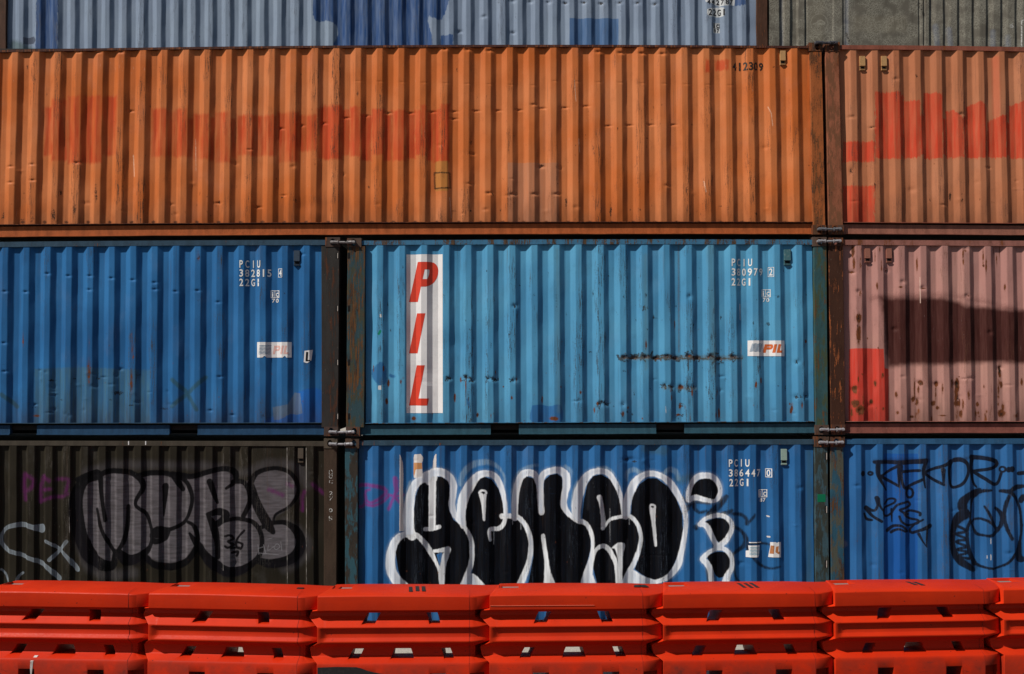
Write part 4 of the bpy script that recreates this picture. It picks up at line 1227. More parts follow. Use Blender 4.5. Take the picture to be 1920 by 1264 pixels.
c_bk = container('shipping_container', 'dark brown container with grey and black bubble graffiti, bottom left behind the barriers', pan,
                 quad3([(0, 827), (600, 827.8)]), quad3([(0, 1164), (600, 1168)]), quad3([(0, 1184), (600, 1188)]), m_bk,
                 [((608, 632, 607.5, 631, 841, 1170), m_bkp), ((-258, -228, -260, -230, 841, 1170), m_bkp)],
                 [(607.8, 633, 822, 840.5, 0.45), (606, 631, 1168, 1186, .5), (-262, -236, 824, 842, .5), (-264, -238, 1168, 1186, .5)], lay, x_ext=(-258, 630), body=BODY)
for i, (ch, y0, y1, x) in enumerate((('C', 880, 889, 620.5), ('D', 890, 897, 620.5), ('U', 900, 906, 621), ('2', 921, 928, 621), ('7', 931, 938, 621), ('0', 953, 960, 620.5), ('8', 967, 976, 620))):
    bm = bmesh.new()
    co, faces = glyph(ch, 0.01)
    mn, mx = co.min(0), co.max(0)
    vs = []
    for c in co:
        u, v = (c[0] - mn[0]) / max(mx[0] - mn[0], 1e-6), (c[1] - mn[1]) / (mx[1] - mn[1])
        X, Y_ = (x - 3.4 + u * 7.0, y1 - v * (y1 - y0)) if i > 2 else (x - 3.4 + v * 7.0, y0 + u * (y1 - y0))
        w = atv(X, Y_)
        vs.append(bm.verts.new((w.x, -0.0195, w.z)))
    for f in faces:
        try:
            bm.faces.new([vs[j] for j in f])
        except ValueError:
            pass
    link('stencil_letter', from_bm(bm), M_WHITE_FAINT, c_bk)
for x in (240.5, 272.5):
    bm = bmesh.new()
    pbox(bm, x, x + 1.8, x, x + 1.8, 827.2, 834.2, -0.0065, -0.003)
    link('chalk_tick', from_bm(bm), M_VINYL, c_bk)
vent(pan, c_bk, 563.5, 840, 868, flat_mat('umber_hood', (0.07, 0.055, 0.04), 0.6, 0.4), 11)

# ---- blue container with the big black and white piece, bottom centre ------------------------
kx = quad3([(0, 704), (8, 1036.5), (19, 1495)])
kb = quad3([(0, 702.5), (8, 1036.5), (19, 1499)])
ty = quad3([(680, 834.6), (1520, 832.6)])
fy = quad3([(680, 1164), (1525, 1162)])
pan = Panel(std_knots(kx, kb, 0, 19, ((672, 671), (1526, 1528))), ty, fy, 0.0,
            [(1180, 862, 12, 4, .014), (1208, 864, 5, 4, -.008), (1232, 1042, 30, 1.5, .004), (1500, 915, 5, 4, .01), (1390, 1058, 6, 4, .008)] + rdents(14, (700, 860, 1500, 1080), .007, 19), )
black = [P(A_, [(190, 1290), (130, 1120), (105, 950), (140, 840), (200, 797), (262, 790), (268, 600), (285, 450), (330, 320), (400, 310), (440, 262), (530, 262), (592, 312), (600, 420), (590, 560), (632, 660), (740, 722), (795, 830), (805, 1000), (770, 1120), (700, 1290)], False),
         P(A_, [(738, 725), (742, 600), (758, 450), (800, 350), (870, 280), (915, 260), (980, 288), (1042, 370), (1085, 500), (1095, 622), (1200, 640), (1262, 690), (1320, 800), (1335, 950), (1310, 1080), (1230, 1290), (860, 1290), (800, 1150), (815, 950), (790, 830)], False),
         P(B_, [(326, 640), (335, 400), (368, 290), (430, 260), (500, 280), (530, 420), (545, 600), (572, 600), (578, 420), (585, 300), (640, 245), (700, 235), (752, 272), (755, 380), (740, 520), (782, 612), (880, 660), (965, 700), (1012, 800), (1012, 930), (965, 1100), (900, 1290), (430, 1290), (485, 1000), (485, 850), (430, 720), (370, 642)], False),
         P(C_, [(-40, 640), (-25, 480), (10, 330), (60, 255), (130, 240), (220, 290), (280, 400), (320, 540), (335, 622), (405, 632), (455, 700), (485, 820), (465, 950), (400, 1090), (340, 1180), (270, 1290), (110, 1290), (60, 1100), (50, 960), (60, 860), (30, 740)], False),
         P(C_, [(405, 610), (418, 450), (480, 330), (560, 278), (640, 278), (740, 350), (820, 460), (872, 600), (880, 750), (850, 950), (795, 1080), (720, 1180), (640, 1215), (560, 1190), (440, 1110), (490, 950), (500, 800), (480, 700)], False),
         P(D_, [(60, 440), (85, 360), (140, 305), (200, 278), (270, 285), (322, 340), (328, 410), (300, 465), (262, 478), (200, 455), (120, 435)]),
         P(D_, [(205, 672), (290, 645), (390, 650), (432, 700), (430, 770), (385, 850), (345, 868), (310, 840), (270, 760)]),
         P(D_, [(215, 985), (290, 955), (390, 955), (430, 1000), (430, 1090), (395, 1165), (345, 1190), (300, 1160), (260, 1070)]),
         ('cut', conv(A_, [(478, 975), (525, 948), (540, 990), (515, 1050), (508, 1085)]))]
white = [S(A_, [(250, 800), (228, 740), (222, 620), (232, 500), (255, 390), (300, 315), (360, 285)], [46, 46, 50, 44, 38, 36, 30]),
         S(A_, [(440, 320), (436, 720)], [34, 32]), P(A_, [(345, 240), (380, 215), (470, 200), (480, 300), (410, 345), (380, 320), (350, 310)]),
         S(A_, [(375, 742), (440, 740), (503, 718)], [18, 20, 18]),
         S(A_, [(400, 260), (440, 228), (520, 222), (590, 262), (628, 330), (628, 420), (617, 520), (642, 610), (695, 680), (738, 718)], [28, 36, 38, 34, 32, 30, 30, 26, 18, 14]),
         S(A_, [(190, 1290), (100, 1190), (60, 1100), (62, 970), (92, 870), (150, 805), (230, 790), (290, 792), (350, 845), (400, 915), (440, 985), (480, 1060), (510, 1130), (525, 1290)], [48, 48, 46, 42, 36, 30, 24, 22, 22, 24, 22, 14, 16, 20]),
         S(A_, [(455, 945), (580, 922)], [13, 22]), S(A_, [(585, 930), (562, 985), (538, 1080), (527, 1290)], [22, 30, 24, 22]),
         S(A_, [(738, 725), (790, 830), (802, 950), (792, 1060), (765, 1140), (700, 1290)], [16, 20, 22, 22, 24, 22]),
         P(A_, [(680, 1300), (750, 1160), (800, 1150), (850, 1180), (930, 1290)]),
         S(A_, [(722, 710), (702, 600), (722, 470), (780, 350), (850, 262), (930, 232), (1010, 262), (1065, 350), (1098, 480), (1108, 600), (1092, 690), (1045, 738), (968, 745), (962, 800), (968, 842)], [26, 40, 46, 46, 34, 28, 28, 26, 20, 18, 18, 20, 18, 13, 12]),
         S(A_, [(868, 412), (880, 395), (900, 388), (925, 395), (932, 412)], 9), S(A_, [(885, 430), (905, 520), (913, 655)], [18, 16, 10]), S(A_, [(920, 430), (913, 520), (913, 655)], [14, 14, 10]),
         S(B_, [(200, 625), (280, 620), (350, 640), (410, 700), (450, 790), (465, 900), (450, 1020), (420, 1120), (350, 1290)], [24, 22, 22, 22, 22, 22, 22, 26, 34]),
         S(B_, [(318, 640), (320, 480), (342, 340), (380, 255), (440, 225), (500, 245), (530, 320)], [28, 30, 32, 32, 32, 28, 22]),
         S(B_, [(560, 592), (552, 440), (550, 320), (580, 245), (645, 210), (720, 205), (782, 250), (790, 340), (772, 430), (765, 520), (798, 590), (855, 640), (905, 675)], [26, 30, 32, 30, 28, 32, 36, 34, 30, 30, 24, 20, 18]),
         S(B_, [(575, 805), (588, 900), (602, 1000), (613, 1100), (622, 1180), (640, 1290)], [18, 18, 19, 24, 36, 70]),
         S(B_, [(900, 668), (970, 695), (1015, 780), (1030, 880), (1015, 1000), (990, 1100), (985, 1180), (990, 1290)], [22, 20, 18, 14, 16, 24, 48, 90]),
         S(B_, [(885, 650), (878, 540), (905, 400), (955, 290), (1030, 222), (1110, 210)], [30, 44, 48, 40, 28, 26]),
         S(C_, [(100, 208), (190, 228), (250, 300), (298, 400), (325, 510), (340, 625)], [26, 26, 24, 20, 18, 22]),
         S(C_, [(118, 452), (135, 520), (150, 640), (150, 733)], [25, 18, 20, 18]),
         S(C_, [(165, 722), (220, 655), (320, 625), (400, 630), (460, 690), (495, 800), (480, 920), (430, 1060), (370, 1170), (330, 1290)], [10, 14, 16, 18, 18, 17, 18, 20, 26, 30]),
         S(C_, [(360, 620), (372, 500), (410, 380), (455, 300), (520, 248), (600, 235), (690, 262), (770, 330), (840, 440), (890, 560), (905, 680), (890, 820), (860, 980), (830, 1080), (760, 1165), (660, 1215), (600, 1230)], [34, 38, 38, 32, 28, 26, 26, 32, 28, 22, 20, 20, 24, 30, 28, 18, 16]),
         S(C_, [(580, 548), (585, 528), (602, 522), (622, 530), (625, 548)], 9), S(C_, [(590, 560), (612, 700), (632, 893)], [16, 14, 11]), S(C_, [(618, 560), (620, 700), (632, 893)], [14, 12, 11]),
         S(C_, [(48, 1290), (30, 1180), (45, 1050), (75, 945), (130, 897), (190, 915), (240, 990), (275, 1090), (292, 1290)], [40, 26, 18, 16, 18, 22, 20, 18, 26]),
         P(C_, [(232, 918), (280, 868), (335, 868), (352, 900), (330, 1000), (318, 1290), (288, 1290), (285, 1040), (262, 930)]),
         P(C_, [(372, 1215), (378, 1120), (415, 1108), (520, 1170), (640, 1225), (640, 1290), (380, 1290)]),
         S(D_, [(50, 470), (62, 380), (110, 290), (175, 255), (260, 258), (322, 310), (348, 390), (330, 455), (290, 485), (200, 472), (120, 455), (60, 475)], [24, 24, 26, 28, 26, 24, 18, 22, 16, 22, 26, 22]),
         S(D_, [(160, 700), (210, 645), (290, 620), (380, 625), (440, 680), (445, 750), (400, 840), (350, 890), (310, 905)], [18, 16, 20, 20, 22, 20, 22, 26, 28]),
         S(D_, [(160, 700), (215, 710), (260, 790), (300, 870), (330, 910)], [20, 26, 24, 22, 30]),
         S(D_, [(320, 905), (400, 935), (445, 1000), (448, 1090), (410, 1170), (380, 1290)], [26, 20, 20, 20, 26, 34]),
         S(D_, [(320, 920), (240, 950), (185, 1010)], [20, 18, 22]), S(D_, [(185, 1020), (225, 1060), (255, 1130), (270, 1290)], [26, 28, 26, 24])]
purple = [S(H_, [(735, 430), (790, 370), (860, 340), (960, 345), (1050, 365), (1085, 400), (1060, 440), (1000, 480), (940, 500), (900, 470), (900, 400), (940, 380)], [12, 14, 16, 18, 18, 18, 16, 14, 12, 12, 12, 10]), S(H_, [(735, 440), (770, 500), (850, 540), (890, 510), (900, 450)], 13),
          S(H_, [(900, 520), (980, 525), (1060, 490), (1110, 440)], 13), S(A_, [(40, 560), (80, 470), (110, 390), (120, 300)], 15), S(A_, [(30, 430), (100, 440), (175, 430)], 12), S(A_, [(100, 450), (175, 530)], 13), S(A_, [(100, 280), (115, 390)], 22)]
tags = [S(D_, [(0, 450), (60, 540), (0, 600)], 10), S(D_, [(110, 500), (115, 555), (160, 592), (215, 575)], [26, 18, 14, 12]), S(D_, [(30, 540), (120, 500), (240, 500)], 16), S(D_, [(400, 445), (340, 520), (250, 610)], [20, 32, 40]), S(D_, [(450, 572), (390, 600), (340, 620)], [16, 24, 16]), S(D_, [(460, 600), (540, 612), (585, 650), (588, 695)], 16), S(D_, [(590, 690), (640, 640), (660, 605)], [16, 14, 8]),
        S(D_, [(120, 725), (125, 735)], 22), S(D_, [(470, 720), (540, 760), (580, 830), (560, 900), (470, 960)], [14, 16, 22, 22, 14]), S(D_, [(580, 880), (620, 960), (690, 1050), (780, 1100), (890, 1085)], [20, 16, 16, 12, 9]), S(D_, [(590, 880), (700, 870), (800, 885), (850, 920), (880, 985)], [12, 12, 9, 9, 6]), S(D_, [(400, 860), (260, 800)], 8), S(D_, [(460, 970), (480, 1160), (540, 1250)], 12), S(D_, [(225, 1100), (235, 1200)], 16)]
lay = [dict(attr='old', col=(0.045, 0.10, 0.12), op=0.5, soft=5, rag=5, rf=8, shapes=[('l', [(1210, 840), (1245, 846)], 8), ('l', [(1275, 900), (1295, 895)], 8), ('l', [(672, 840), (672, 1100)], 8), ('l', [(1518, 850), (1518, 1100)], 6)]),
       dict(attr='tag', col=(0.010, 0.012, 0.018), op=0.88, soft=2.2, rag=1.5, rf=30, var=0.25, shapes=tags),
       dict(attr='plum', col=(0.22, 0.02, 0.19), op=0.72, soft=2.4, rag=1.5, rf=30, var=0.25, shapes=purple),
       dict(attr='paper', col=(0.60, 0.57, 0.54), op=0.95, soft=0.45, rag=0.9, rf=50, shapes=[P(A_, [(142, 58), (152, 75), (170, 130), (175, 250), (172, 400), (178, 560), (180, 760), (140, 760)], False), P(A_, [(275, 60), (335, 55), (358, 90), (352, 125), (345, 135), (350, 200), (355, 270), (270, 275), (268, 90)], False), P(A_, [(470, 55), (477, 60), (476, 200), (440, 205), (446, 120), (458, 75)], False), ('l', [(1439, 968), (1443, 969)], 1.2), ('l', [(1440, 1007), (1444, 1007)], 1.5)]),
       dict(attr='orange', col=(0.46, 0.20, 0.06), op=0.95, soft=0.5, rag=0.7, shapes=[P(A_, [(268, 135), (345, 135), (350, 192), (290, 196), (275, 255), (268, 255)], False)]),
       dict(attr='faint', col=(0.30, 0.42, 0.48), op=0.42, soft=2.5, rag=2, rf=20, var=0.6, shapes=[S(A_, [(700, 330), (720, 240), (790, 165), (880, 135), (960, 132), (1040, 180), (1095, 260), (1098, 340)], [20, 26, 30, 26, 24, 14, 10, 8]), S(B_, [(300, 400), (330, 260), (400, 190), (470, 165), (520, 160)], 14), S(B_, [(780, 170), (830, 210), (825, 260)], 14), S(B_, [(850, 600), (860, 420), (900, 320)], 24), S(C_, [(370, 300), (370, 230), (430, 200), (490, 225)], [10, 20, 22, 16]), S(C_, [(690, 240), (760, 195), (820, 225), (840, 290)], [14, 24, 24, 14]), S(C_, [(100, 190), (180, 185), (240, 235)], 16), P(A_, [(640, 700), (665, 520), (720, 380), (800, 270), (740, 420), (700, 600)], False), S(A_, [(210, 700), (205, 500), (245, 330)], 30)]),
       dict(attr='white', reuse=True, lo=-6.0, rag=1.5, rf=30, col=(0.45, 0.52, 0.58), op=0.22, var=0.6),
       dict(attr='black', col=(0.004, 0.004, 0.005), op=1.0, soft=0.8, rag=0.8, var=0.02, shapes=black),
       dict(attr='sheen', col=(0.08, 0.08, 0.09), op=0.2, soft=3, rag=4, rf=8, rs=(6, 6, .3), shapes=[S(B_, [(375, 250), (375, 740)], 6), S(C_, [(215, 240), (215, 1200)], 8), S(B_, [(985, 300), (985, 560)], 8), S(C_, [(370, 850), (365, 1060)], 14)]),  # pale streaks painted over the black to give it a sheen
       dict(attr='white', col=(0.74, 0.78, 0.82), op=0.97, soft=1.3, rag=1.4, rf=24, rs=(2, 2, .5), var=0.30, vs=(20, 20, 1.5), rim=7.0, shapes=white),
       dict(attr='drip', col=(0.5, 0.54, 0.58), op=0.55, soft=1.0, rag=1.0, shapes=[S(B_, [(125, 740), (125, 880)], [4, 2]), S(B_, [(297, 660), (297, 700)], 3), S(B_, [(373, 660), (373, 750)], [4, 2]), S(A_, [(180, 700), (185, 850)], [6, 2]), S(A_, [(265, 740), (270, 840)], [6, 2]), S(A_, [(1000, 740), (1000, 880)], [4, 2]), S(C_, [(392, 650), (392, 700)], 3), S(C_, [(215, 560), (215, 860)], [3, 2])])]
scuff = [(1175, 861, 8, 3, .9), (1190, 866, 6, 3, 1), (1165, 866, 5, 2, .8)] + [(1390 + i * 3, 845 + 18 * i % 230, 2, 3, .5) for i in range(10)]
scuff += [(RNG.uniform(680, 1520), RNG.uniform(845, 1085), RNG.uniform(1.2, 3), RNG.uniform(2, 8), RNG.uniform(.4, .7)) for _ in range(30)]
m_gb = dict(panel=panel_mat('blue_graffiti_paint', (0.020, 0.105, 0.275), lay, 71, (0.028, 0.135, 0.34), 0.5, 0.5, grime=0.3, scratch_col=(0.03, 0.04, 0.055), pale=0.3, gloss=0.06),
            rail=frame_mat('dark_teal_rail', (0.035, 0.075, 0.115), 0.3, 72), sill=frame_mat('blue_sill', (0.02, 0.08, 0.16), 0.2, 73),
            cast=frame_mat('dull_casting', (0.08, 0.05, 0.035), 0.45, 74))
m_gbp = frame_mat('brown_green_post', (0.042, 0.035, 0.028), 0.30, 75, (0.11, 0.05, 0.025), second=(0.03, 0.085, 0.11))
m_gbp2 = frame_mat('olive_post', (0.038, 0.046, 0.040), 0.3, 76, (0.12, 0.06, 0.03), second=(0.04, 0.08, 0.10))
c_gb = container('shipping_container', 'blue container covered by a large black and white graffiti word, bottom centre behind the barriers', pan,
                 quad3([(680, 826.4), (1520, 824.2)]), quad3([(680, 1168), (1525, 1166)]), quad3([(680, 1188), (1525, 1186)]), m_gb,
                 [((647, 671, 647.5, 671, 840, 1170), m_gbp), ((1527, 1551, 1530, 1555, 838, 1168), m_gbp2)],
                 [(648, 673.5, 822, 840.5, 0.62), (647, 672, 1168, 1186, .5), (1526, 1553.5, 818.5, 838, 0.42), (1529, 1554, 1166, 1184, .5)], lay, (), scuff, x_ext=(648, 1553), body=BODY)
code_rows(pan, c_gb, [row('PCIU', 1366.5, 861.5, 14, 7, 10.6), row('386447', 1366.5, 880, 14, 7.2, 10.6), row('22G1', 1367.5, 898, 14, 7, 10.4)])
pan.decal('boxed_digit', [letters([('0', 1438.5, 881, 1445, 893.5)])] + ring_rect(1436, 878.8, 1447.8, 895.4, 1.3), M_WHITE, c_gb)
pan.decal('code_mark', ring_rect(1423, 918.2, 1439.6, 933, 1.3) + [[(1429.8, 919), (1430.8, 919), (1430.8, 932), (1429.8, 932)],
          letters([('i', 1425, 921, 1428, 931), ('c', 1432.2, 922.5, 1437.8, 931), ('8', 1425.5, 934.5, 1430.6, 941.6), ('7', 1431.6, 934.5, 1436.6, 941.6)])], M_WHITE, c_gb)
s1 = pan.decal('sticker_remnant', [conv(D_, [(580, 940), (605, 935), (600, 890), (705, 888), (700, 975), (690, 998), (580, 998)]), conv(D_, [(605, 858), (720, 858), (722, 866), (608, 868)])], M_VINYL, c_gb, 0.003, 'torn white remnant printed with light blue waves')
sub(pan.decal('wave_print', waves(1405.5, 1424, 1026.5, 1040, 6, 0.5), flat_mat('light_wave_blue', (0.08, 0.30, 0.42), 0.5, 0.2), c_gb, 0.0042), s1)
s2 = pan.decal('sticker_remnant', [conv(D_, [(800, 860), (845, 858), (860, 866), (870, 858), (898, 858), (898, 998), (784, 998), (800, 900)])], M_VINYL, c_gb, 0.003, 'torn cream remnant with orange letter pieces')
sub(pan.decal('letter_remnant', [conv(D_, [(805, 890), (835, 890), (830, 965), (795, 965)]), conv(D_, [(850, 900), (875, 895), (868, 965), (845, 950)]), conv(D_, [(868, 945), (885, 945), (885, 967), (868, 967)])], flat_mat('peeled_orange_vinyl', (0.42, 0.17, 0.07), 0.5, 0.6, (0.2, 0.1, 0.06)), c_gb, 0.0042), s2)
vent(pan, c_gb, 1470.5, 842, 872, flat_mat('pale_green_hood', (0.24, 0.34, 0.30), 0.5, 0.3), 12)
bm = bmesh.new()
pbox(bm, 1532, 1547, 1532, 1547, 926.5, 941, -0.0178, -0.015)
link('green_patch', from_bm(bm), flat_mat('green_tape', (0.0, 0.14, 0.065), 0.5, 0.3), c_gb)

# ---- blue container with tags, bottom right --------------------------------------------------
kx = quad3([(0, 1609), (7, 1893)])
kb = quad3([(0, 1612), (7, 1899)])
ty = quad3([(1585, 832), (1920, 831.6)])
fy = quad3([(1585, 1161), (1920, 1158)])
pan = Panel(std_knots(kx, kb, 0, 20, ((1581, 1583), (2425, 2428))), ty, fy, 0.0, [(1607, 911, 6, 3, .01), (1893, 1038, 6, 4, .012), (1640, 1060, 5, 4, .008)] + rdents(8, (1600, 860, 1920, 1080), .006, 23))


def ringp(x, y, rx, ry, w, n=12):
    return S(R_, [(x + rx * math.cos(2 * math.pi * i / n), y + ry * math.sin(2 * math.pi * i / n)) for i in range(n + 1)], w)


def fat(shapes, k):
    return [(a_, p_, [v * k for v in w_] if isinstance(w_, list) else w_ * k) for a_, p_, w_ in shapes]


tag1 = [ringp(553, 218, 6, 8, 5), ringp(595, 218, 11, 8, 4), S(R_, [(632, 160), (632, 220), (650, 262), (676, 305)], [10, 9, 6, 3]), S(R_, [(615, 158), (700, 160), (748, 168), (640, 235)], [7, 6, 6, 5]), S(R_, [(645, 232), (700, 260), (742, 285)], [7, 6, 5]),
        S(R_, [(625, 155), (760, 160), (880, 152)], [6, 9, 10]), S(R_, [(745, 165), (740, 210), (742, 290)], [8, 7, 3]), S(R_, [(752, 180), (752, 240), (768, 290), (790, 288), (862, 250)], [7, 6, 6, 6, 6]), S(R_, [(750, 208), (800, 206), (848, 202)], 6),
        S(R_, [(885, 150), (868, 205), (878, 292)], [9, 7, 3]), S(R_, [(870, 212), (930, 192), (985, 172), (1010, 155)], [6, 6, 7, 8]), S(R_, [(872, 216), (930, 252), (975, 276)], 6), S(R_, [(975, 276), (972, 200)], [4, 9]),
        S(R_, [(1035, 148), (1068, 146), (1098, 170), (1100, 220), (1070, 275), (1025, 290), (1008, 250), (1005, 190), (1018, 155)], [9, 9, 7, 6, 6, 6, 6, 8, 9]),
        S(R_, [(1125, 135), (1118, 190), (1130, 260), (1152, 290)], [11, 8, 6, 3]), S(R_, [(1120, 132), (1190, 138), (1250, 155), (1240, 185), (1125, 208)], [10, 8, 9, 7, 6]), S(R_, [(1130, 205), (1190, 245), (1240, 274), (1265, 262), (1280, 215)], [7, 7, 7, 6, 5]),
        ringp(1285, 196, 13, 13, 4), ringp(1313, 197, 7, 7, 6), ringp(1332, 195, 8, 8, 6), ringp(800, 320, 19, 24, 5), S(R_, [(1372, 218), (1400, 215)], 8)]
tag2 = [S(R_, [(625, 345), (628, 385), (612, 412), (572, 398)], [9, 5, 5, 10]), S(R_, [(572, 398), (605, 440), (650, 468)], [9, 6, 6]), S(R_, [(632, 350), (640, 385), (662, 420), (662, 450)], [7, 5, 4, 3]), S(R_, [(562, 428), (575, 455), (602, 462)], [5, 6, 5]),
        S(R_, [(668, 375), (690, 352), (722, 352), (718, 372), (680, 390), (665, 398), (662, 430), (682, 440), (705, 425)], 4.5), S(R_, [(706, 425), (730, 385), (760, 372), (792, 366), (800, 385), (765, 400), (745, 408), (770, 425), (790, 430)], 5), S(R_, [(706, 405), (708, 470)], [5, 3]),
        S(R_, [(850, 436), (848, 422), (800, 412), (768, 428), (800, 452), (842, 462), (835, 480), (790, 488), (755, 470), (742, 442)], 5), S(R_, [(866, 458), (830, 480), (802, 512), (815, 528), (850, 515), (905, 492)], [4, 5, 5, 6, 6, 10]), S(R_, [(890, 498), (884, 560), (884, 602)], [6, 4, 2]), S(R_, [(846, 535), (860, 565), (882, 598)], [6, 4, 2]),
        S(R_, [(683, 515), (715, 492), (755, 492), (785, 520)], [8, 6, 5, 5]), S(R_, [(703, 525), (738, 508), (775, 522)], [6, 5, 4])]
q_ = (1740, 840, 4.8625)
tag3 = [S(q_, [(580, 388), (500, 395), (440, 430), (405, 480), (395, 560), (385, 650)], [9, 14, 18, 12, 9, 8]), S(q_, [(480, 390), (400, 420), (330, 480), (320, 540), (340, 600)], [18, 24, 32, 34, 26]),
        S(q_, [(340, 600), (280, 650), (240, 740), (232, 860), (250, 960), (310, 1040), (420, 1110)], [40, 36, 26, 22, 26, 30, 20]), S(q_, [(390, 660), (360, 740), (360, 850), (380, 950), (430, 1050)], [12, 14, 14, 18, 24]),
        S(q_, [(420, 1050), (520, 1090), (620, 1100), (720, 1060), (800, 970), (850, 860), (870, 700)], [14, 10, 9, 10, 13, 11, 10]),
        S(q_, [(290, 720), (350, 760), (270, 790), (350, 830), (270, 860), (350, 900), (280, 930), (360, 950), (290, 990), (380, 1010)], 11),
        S(q_, [(400, 690), (430, 655), (500, 650), (570, 680), (620, 720), (635, 760)], [9, 9, 10, 12, 14, 12]), S(q_, [(410, 700), (450, 780), (520, 800), (590, 800), (640, 760), (680, 700), (690, 620), (650, 570), (622, 548)], [8, 14, 9, 14, 16, 16, 20, 14, 10]), S(q_, [(520, 535), (560, 600), (600, 680), (632, 740)], [8, 12, 12, 14]),
        S(q_, [(740, 440), (710, 540), (705, 650), (730, 750), (768, 830)], [14, 14, 12, 13, 14]), S(q_, [(670, 395), (740, 400), (800, 450), (845, 540), (862, 650), (862, 760)], [12, 18, 14, 12, 11, 10]), S(q_, [(740, 400), (800, 365), (880, 350)], [12, 22, 14]), S(q_, [(880, 450), (860, 480)], 22), S(q_, [(850, 860), (840, 1000), (880, 1020)], [14, 30, 20])]
lay = [dict(attr='deep', col=(0.010, 0.075, 0.30), op=0.8, soft=0.8, rag=0.6, var=0.06, shapes=[R(1657, 851, 1722, 1165)]),
       dict(attr='pale', col=(0.30, 0.27, 0.30), op=0.6, soft=3.5, rag=1.5, shapes=[('l', [(1578, 1019), (1584, 1021)], 6)]),
       dict(attr='tag', col=(0.008, 0.009, 0.014), op=0.97, soft=0.9, rag=0.5, var=0.05, shapes=fat(tag1, 1.35) + fat(tag2, 1.3)),
       dict(attr='mist', col=(0.010, 0.014, 0.03), op=0.5, soft=4, rag=3, rf=30, shapes=[S(R_, [(620, 155), (700, 150), (885, 150)], 12), S(R_, [(1025, 148), (1120, 135), (1200, 135)], 8), S(q_, [(470, 400), (330, 500), (340, 600), (240, 740), (240, 900), (300, 1020), (430, 1090)], 32)]),
       dict(attr='tag_b', col=(0.008, 0.009, 0.014), op=0.96, soft=1.3, rag=1.3, rf=30, var=0.08, shapes=fat(tag3, 1.2)),
       dict(attr='flecks', col=(0.55, 0.55, 0.55), op=0.9, soft=0.4, rag=1.0, rf=80, shapes=[('l', [(1858, 1010), (1858, 1020)], 0.8), ('l', [(1858, 1040), (1858, 1050)], 1.0), ('l', [(1851, 1042), (1851, 1047)], 0.8)])]
m_bb = dict(panel=panel_mat('mid_blue_paint', (0.022, 0.105, 0.28), lay, 81, (0.030, 0.13, 0.33), 0.5, 0.4, grime=0.3, scratch_col=(0.07, 0.07, 0.08), gloss=0.06),
            rail=frame_mat('blue_rail', (0.03, 0.11, 0.23), 0.2, 82), sill=frame_mat('blue_sill_dark', (0.02, 0.08, 0.16), 0.2, 83),
            cast=frame_mat('rust_casting', (0.09, 0.045, 0.028), 0.5, 84))
m_bbp = frame_mat('flaking_blue_post', (0.025, 0.085, 0.13), 0.45, 85, (0.10, 0.05, 0.025), second=(0.07, 0.075, 0.06))
c_bb = container('shipping_container', 'blue container with thin black spray tags, bottom right behind the barriers', pan,
                 quad3([(1585, 823.4), (1920, 822.8)]), quad3([(1585, 1165), (1920, 1162)]), quad3([(1585, 1184), (1920, 1182)]), m_bb,
                 [((1556.5, 1581, 1558, 1583, 838, 1168), m_bbp), ((2425, 2450, 2428, 2452, 838, 1166), m_bbp)],
                 [(1555.5, 1583, 819, 838, 0.42), (1557, 1583, 1166, 1184, .5), (2424, 2450, 820, 838, .5), (2427, 2452, 1164, 1182, .5)], lay, x_ext=(1557, 2452), body=BODY)

# ---- hinge lugs on the door-end posts --------------------------------------------------------
M_LUG = flat_mat('bare_steel_edge', (0.40, 0.36, 0.32), 0.5, 0.4)


def lugs(parent, x, ys, side, h=10, notch=4.5):
    for y in ys:
        bm = bmesh.new()
        pbox(bm, x, x + notch, x, x + notch, y, y + h, -0.0175, -0.014)
        o = link('hinge_notch', from_bm(bm), M_BLACK, parent)
        bm = bmesh.new()
        xx = x + notch - 1.6 if side > 0 else x + 0.2
        pbox(bm, xx, xx + 1.4, xx, xx + 1.4, y + 0.8, y + h - 0.4, -0.0215, -0.016)
        g = link('hinge_edge', from_bm(bm), M_LUG if side > 0 else BODY, parent)
        g.parent = o


lugs(c_rb, 630.0, (474, 573, 674, 775), 1, 11)
lugs(c_lb, 652.3, (474, 573, 674, 775), -1, 11)
lugs(c_gb, 1545.5, (848, 948, 1050), 1, 14)

